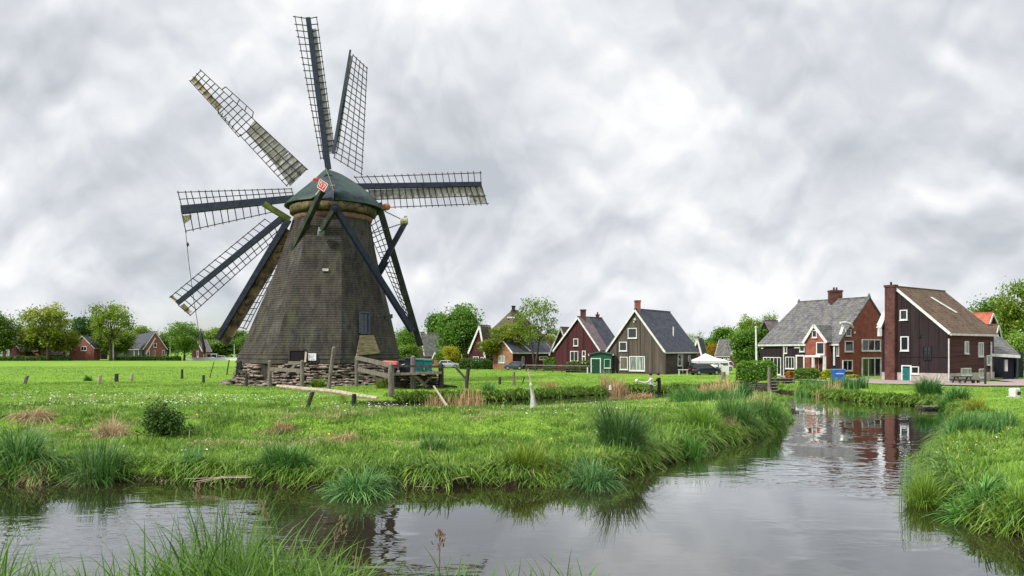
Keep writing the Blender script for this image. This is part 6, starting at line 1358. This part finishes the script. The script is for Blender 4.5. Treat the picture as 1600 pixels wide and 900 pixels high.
tussock(1592, 820, 'long grass clump at the right edge above the water', 90, 70, 800, M_grass, (.9, .95, .7), lean=(.4, 1.3), droop=.8, Y=16.2, width=.018)
tussock(360, 900, 'tallest clump of fresh grass on the near bank, left of the middle', 165, 200, 420, M_grass, (.5, .64, .52), lean=(.1, 1.3), droop=.8, Y=6.3, width=.013, name='grass_tussock', segs=7)
tussock(598, 592, 'low leafy green plant at the foot of the landing', 34, 18, 420, M_grass, (1.1, .95, .6), lean=(.2, 1.1), Y=62.5, width=.05)
tussock(496, 600, 'low green plant growing against the stone base between two fence posts', 36, 16, 420, M_grass, (1.0, .95, .6), lean=(.2, 1.1), Y=65.0, width=.05)
tussock(137, 596, 'small dark tuft in the left meadow beside the pale post', 16, 9, 220, M_sedge, (.8, 1.1, .7), Y=78, width=.06)
# seed-headed stalks on the near bank
def stalk(px, top, bot, Y, label, head, m_=M_dry, bend=.1, yellow=False):
    p0 = PX(px, bot, Y); p0.z = gz(p0.x, Y) ; p1 = PX(px + bend * 300, top, Y); mid = p0.lerp(p1, .55) + Vector((-bend * .15, 0, .06))
    r_ = thing('seed_stalk', p0, label, 'grass stalk', 'seed stalks on the near bank'); b_ = MB(); b_.tube([p0, mid, p1], [.0045, .004, .002], 5); b_.build('stem', m_, r_)
    rr_ = random.Random(int(px)); b_ = MB(); d = (p1 - mid).normalized()
    for k in range(26):
        c = p1 - d * rr_.uniform(0, head) + Vector((rr_.gauss(0, head * .14), rr_.gauss(0, head * .1), rr_.gauss(0, head * .08))); b_.bar(c, c + d * .025 + Vector((rr_.gauss(0, .008), 0, 0)), .009, .007)
    b_.build('seed_head', m_, r_); return r_
stalk(440, 782, 930, 6.0, 'bent straw stalk with a curled seed head over the mill reflection', .16, bend=-.1)
stalk(500, 808, 930, 6.0, 'long straw stalk leaning right with a feathery seed head', .18, bend=.12)
stalk(686, 826, 930, 5.6, 'upright brown seed head standing alone right of the mill reflection', .16, mat('brown_seed', (.10, .045, .022), (.2, .1, .05), (1, 1, 1), 30, .9), bend=.005)
stalk(568, 872, 950, 5.6, 'short straw stalk with a pale tufted head near the bottom edge', .14, bend=-.03)
stalk(325, 760, 930, 6.4, 'arching straw stalk at the top of the tallest grass clump', .10, bend=-.06)
# driftwood stems along the front bank
for (a, b2, lab) in (((300, 752), (395, 746), 'bundle of pale straw stems lying along the front bank waterline'), ((700, 768), (655, 762), 'short pale stick at the waterline in the middle of the front bank'), ((735, 745), (700, 757), 'thin pale stick leaning up the bank right of the yellow-flowered clump')):
    b_ = MB(); rr_ = random.Random(a[0])
    for k in range(4 if a[0] == 300 else 1):
        o1, o2 = rr_.uniform(-4, 4), rr_.uniform(-4, 5); Ya = 21.4; b_.tube([PX(a[0] + o1 * 3, a[1] + o1, Ya), PX((a[0] + b2[0]) / 2, (a[1] + b2[1]) / 2 - 2 + o2, Ya), PX(b2[0] + o2 * 3, b2[1] + o2, Ya)], [.006, .010, .007], 5)
    tag(b_.build('drift_stems', M_palewood), lab, 'driftwood')
# dark leafy bush on the front bank
X, Y = GX(258, 29), 29; bz = gz(X, Y); bu = thing('leafy_bush', (X, Y, bz), 'dark green leafy bush with pale flower tops on the front bank', 'bush')
n = 4600; c = g.normal(0, 1, (90, 3)); c /= np.linalg.norm(c, axis=1)[:, None]; c = c * np.array([.86, .66, .80]) * g.uniform(.4, 1.0, (90, 1)) * (1 + .38 * np.sin(3 * np.arctan2(c[:, 2:3], c[:, :1]) + 1.0) + .18 * np.sin(7 * np.arctan2(c[:, 2:3], c[:, :1]))); c[:, 2] = np.abs(c[:, 2]) * 1.15 + .28; c[:, :2] *= (1.15 - .35 * c[:, 2:3])
p = np.repeat(c, n // 90, 0); n = len(p); p = p + g.normal(0, .15, (n, 3)) * np.array([1, 1, 1.2]); p[:, 2] = np.maximum(p[:, 2], .04); V, Q, T = leaf_arrays(p, g.uniform(.06, .15, n), np.clip(g.uniform(0, .7, n) + .3 * (p[:, 2] > 1.1), 0, 1), g)
o = np_mesh('foliage', V, Q, T, leafmat('bush_leaves', (.022, .055, .010), (.055, .12, .016), (.16, .25, .045), .3), bu); o.color = (1, 1, 1, 1)
b_ = MB()
for k in range(22):
    q = Vector(c[k * 4]); b_.tube([Vector((X, Y, bz)), Vector((X, Y, bz)) + q * .6 + Vector((0, 0, .1)), Vector((X, Y, bz)) + q], [.018, .012, .006], 5)
b_.build('stem', M_bark, bu); 
pf = np.stack([g.normal(.12, .28, 30), g.normal(0, .3, 30), g.uniform(1.1, 1.5, 30)], 1); V, Q, T = leaf_arrays(pf, g.uniform(.04, .08, 30), g.uniform(0, 1, 30), g, 1.5); np_mesh('flower_top', V, Q, T, M_petal, bu)
# daisies and buttercups
def flowers(name, label, n, x0, x1, y0, y1, size, mt, cond):
    x = g.uniform(x0, x1, n); y = g.uniform(y0, y1, n); sd = wsd(x, y); k = cond(x, y) & (sd > .3) & cam_ok(x, y); x, y = x[k], y[k]; n = len(x)
    p = np.stack([x, y, ground_z(x, y) + g.uniform(.14, .30, n)], 1); s = size * g.uniform(.6, 1.4, n) * (1 + y / 90)
    Vs, Qs, Ts = [], [], []
    for a in range(2):
        V, Q, T = leaf_arrays(p + g.normal(0, .006, p.shape), s, g.uniform(0, 1, n), g, 2.0); Vs.append(V); Qs.append(Q + a * 4 * n); Ts.append(T)
    return tag(np_mesh(name, np.concatenate(Vs), np.concatenate(Qs), np.concatenate(Ts), mt), label, None, None, 'stuff')
flowers('white_flowers', 'scattered white flowers in the meadow and on the bank', 3600, -40, 20, 23, 62, .06, M_petal, lambda x, y: (vnoise(x, y * .8, .16, 51) + .6 * vnoise(x, y, .7, 52) > .28) | (g.uniform(0, 1, len(x)) < .05))
flowers('white_flowers', 'white flower drifts on the left meadow', 900, -40, -6, 38, 52, .07, M_petal, lambda x, y: (vnoise(x, y * 2.2, .25, 54) > .05))
M_yel = leafmat('yellow_petals', (.62, .42, .01), (.75, .55, .02), (.8, .65, .05), .2, .7, False)
flowers('yellow_flowers', 'buttercups on the banks', 900, -20, 24, 15, 34, .06, M_yel, lambda x, y: (vnoise(x, y, .5, 56) > .12))
flowers('white_flowers', 'white flowers on the right bank', 500, 9, 30, 15, 45, .06, M_petal, lambda x, y: (vnoise(x, y, .4, 57) > .0) & (x > 9))
fl = MB(); 
# hardwood fence before the hedge by the red house
wf_ = thing('wooden_fence', (GX(870, 106), 106, .8), 'low dark wooden rail fence below the hedges left of the green garage', 'fence')
for k, px in enumerate(range(822, 923, 14)):
    Y = 112 - k * .9; MB().bar((GX(px, Y), Y, .6), (GX(px, Y), Y, 1.95), .14).build('post', M_greywood, wf_)
for z_ in (1.1, 1.5, 1.82): MB().bar((GX(822, 112), 111.9, z_), (GX(921, 105.6), 105.5, z_), .06, .16).build('rail', M_darkwood if z_ < 1.8 else M_greywood, wf_)
post(918, 574, 584, 104, .2, M_white, 'short white post left of the green garage door', group=None)
post(953.5, 602, 607, 66, .26, M_offwhite, 'tiny white marker post among the beige reeds on the ditch bank', group=None, z0=.75)
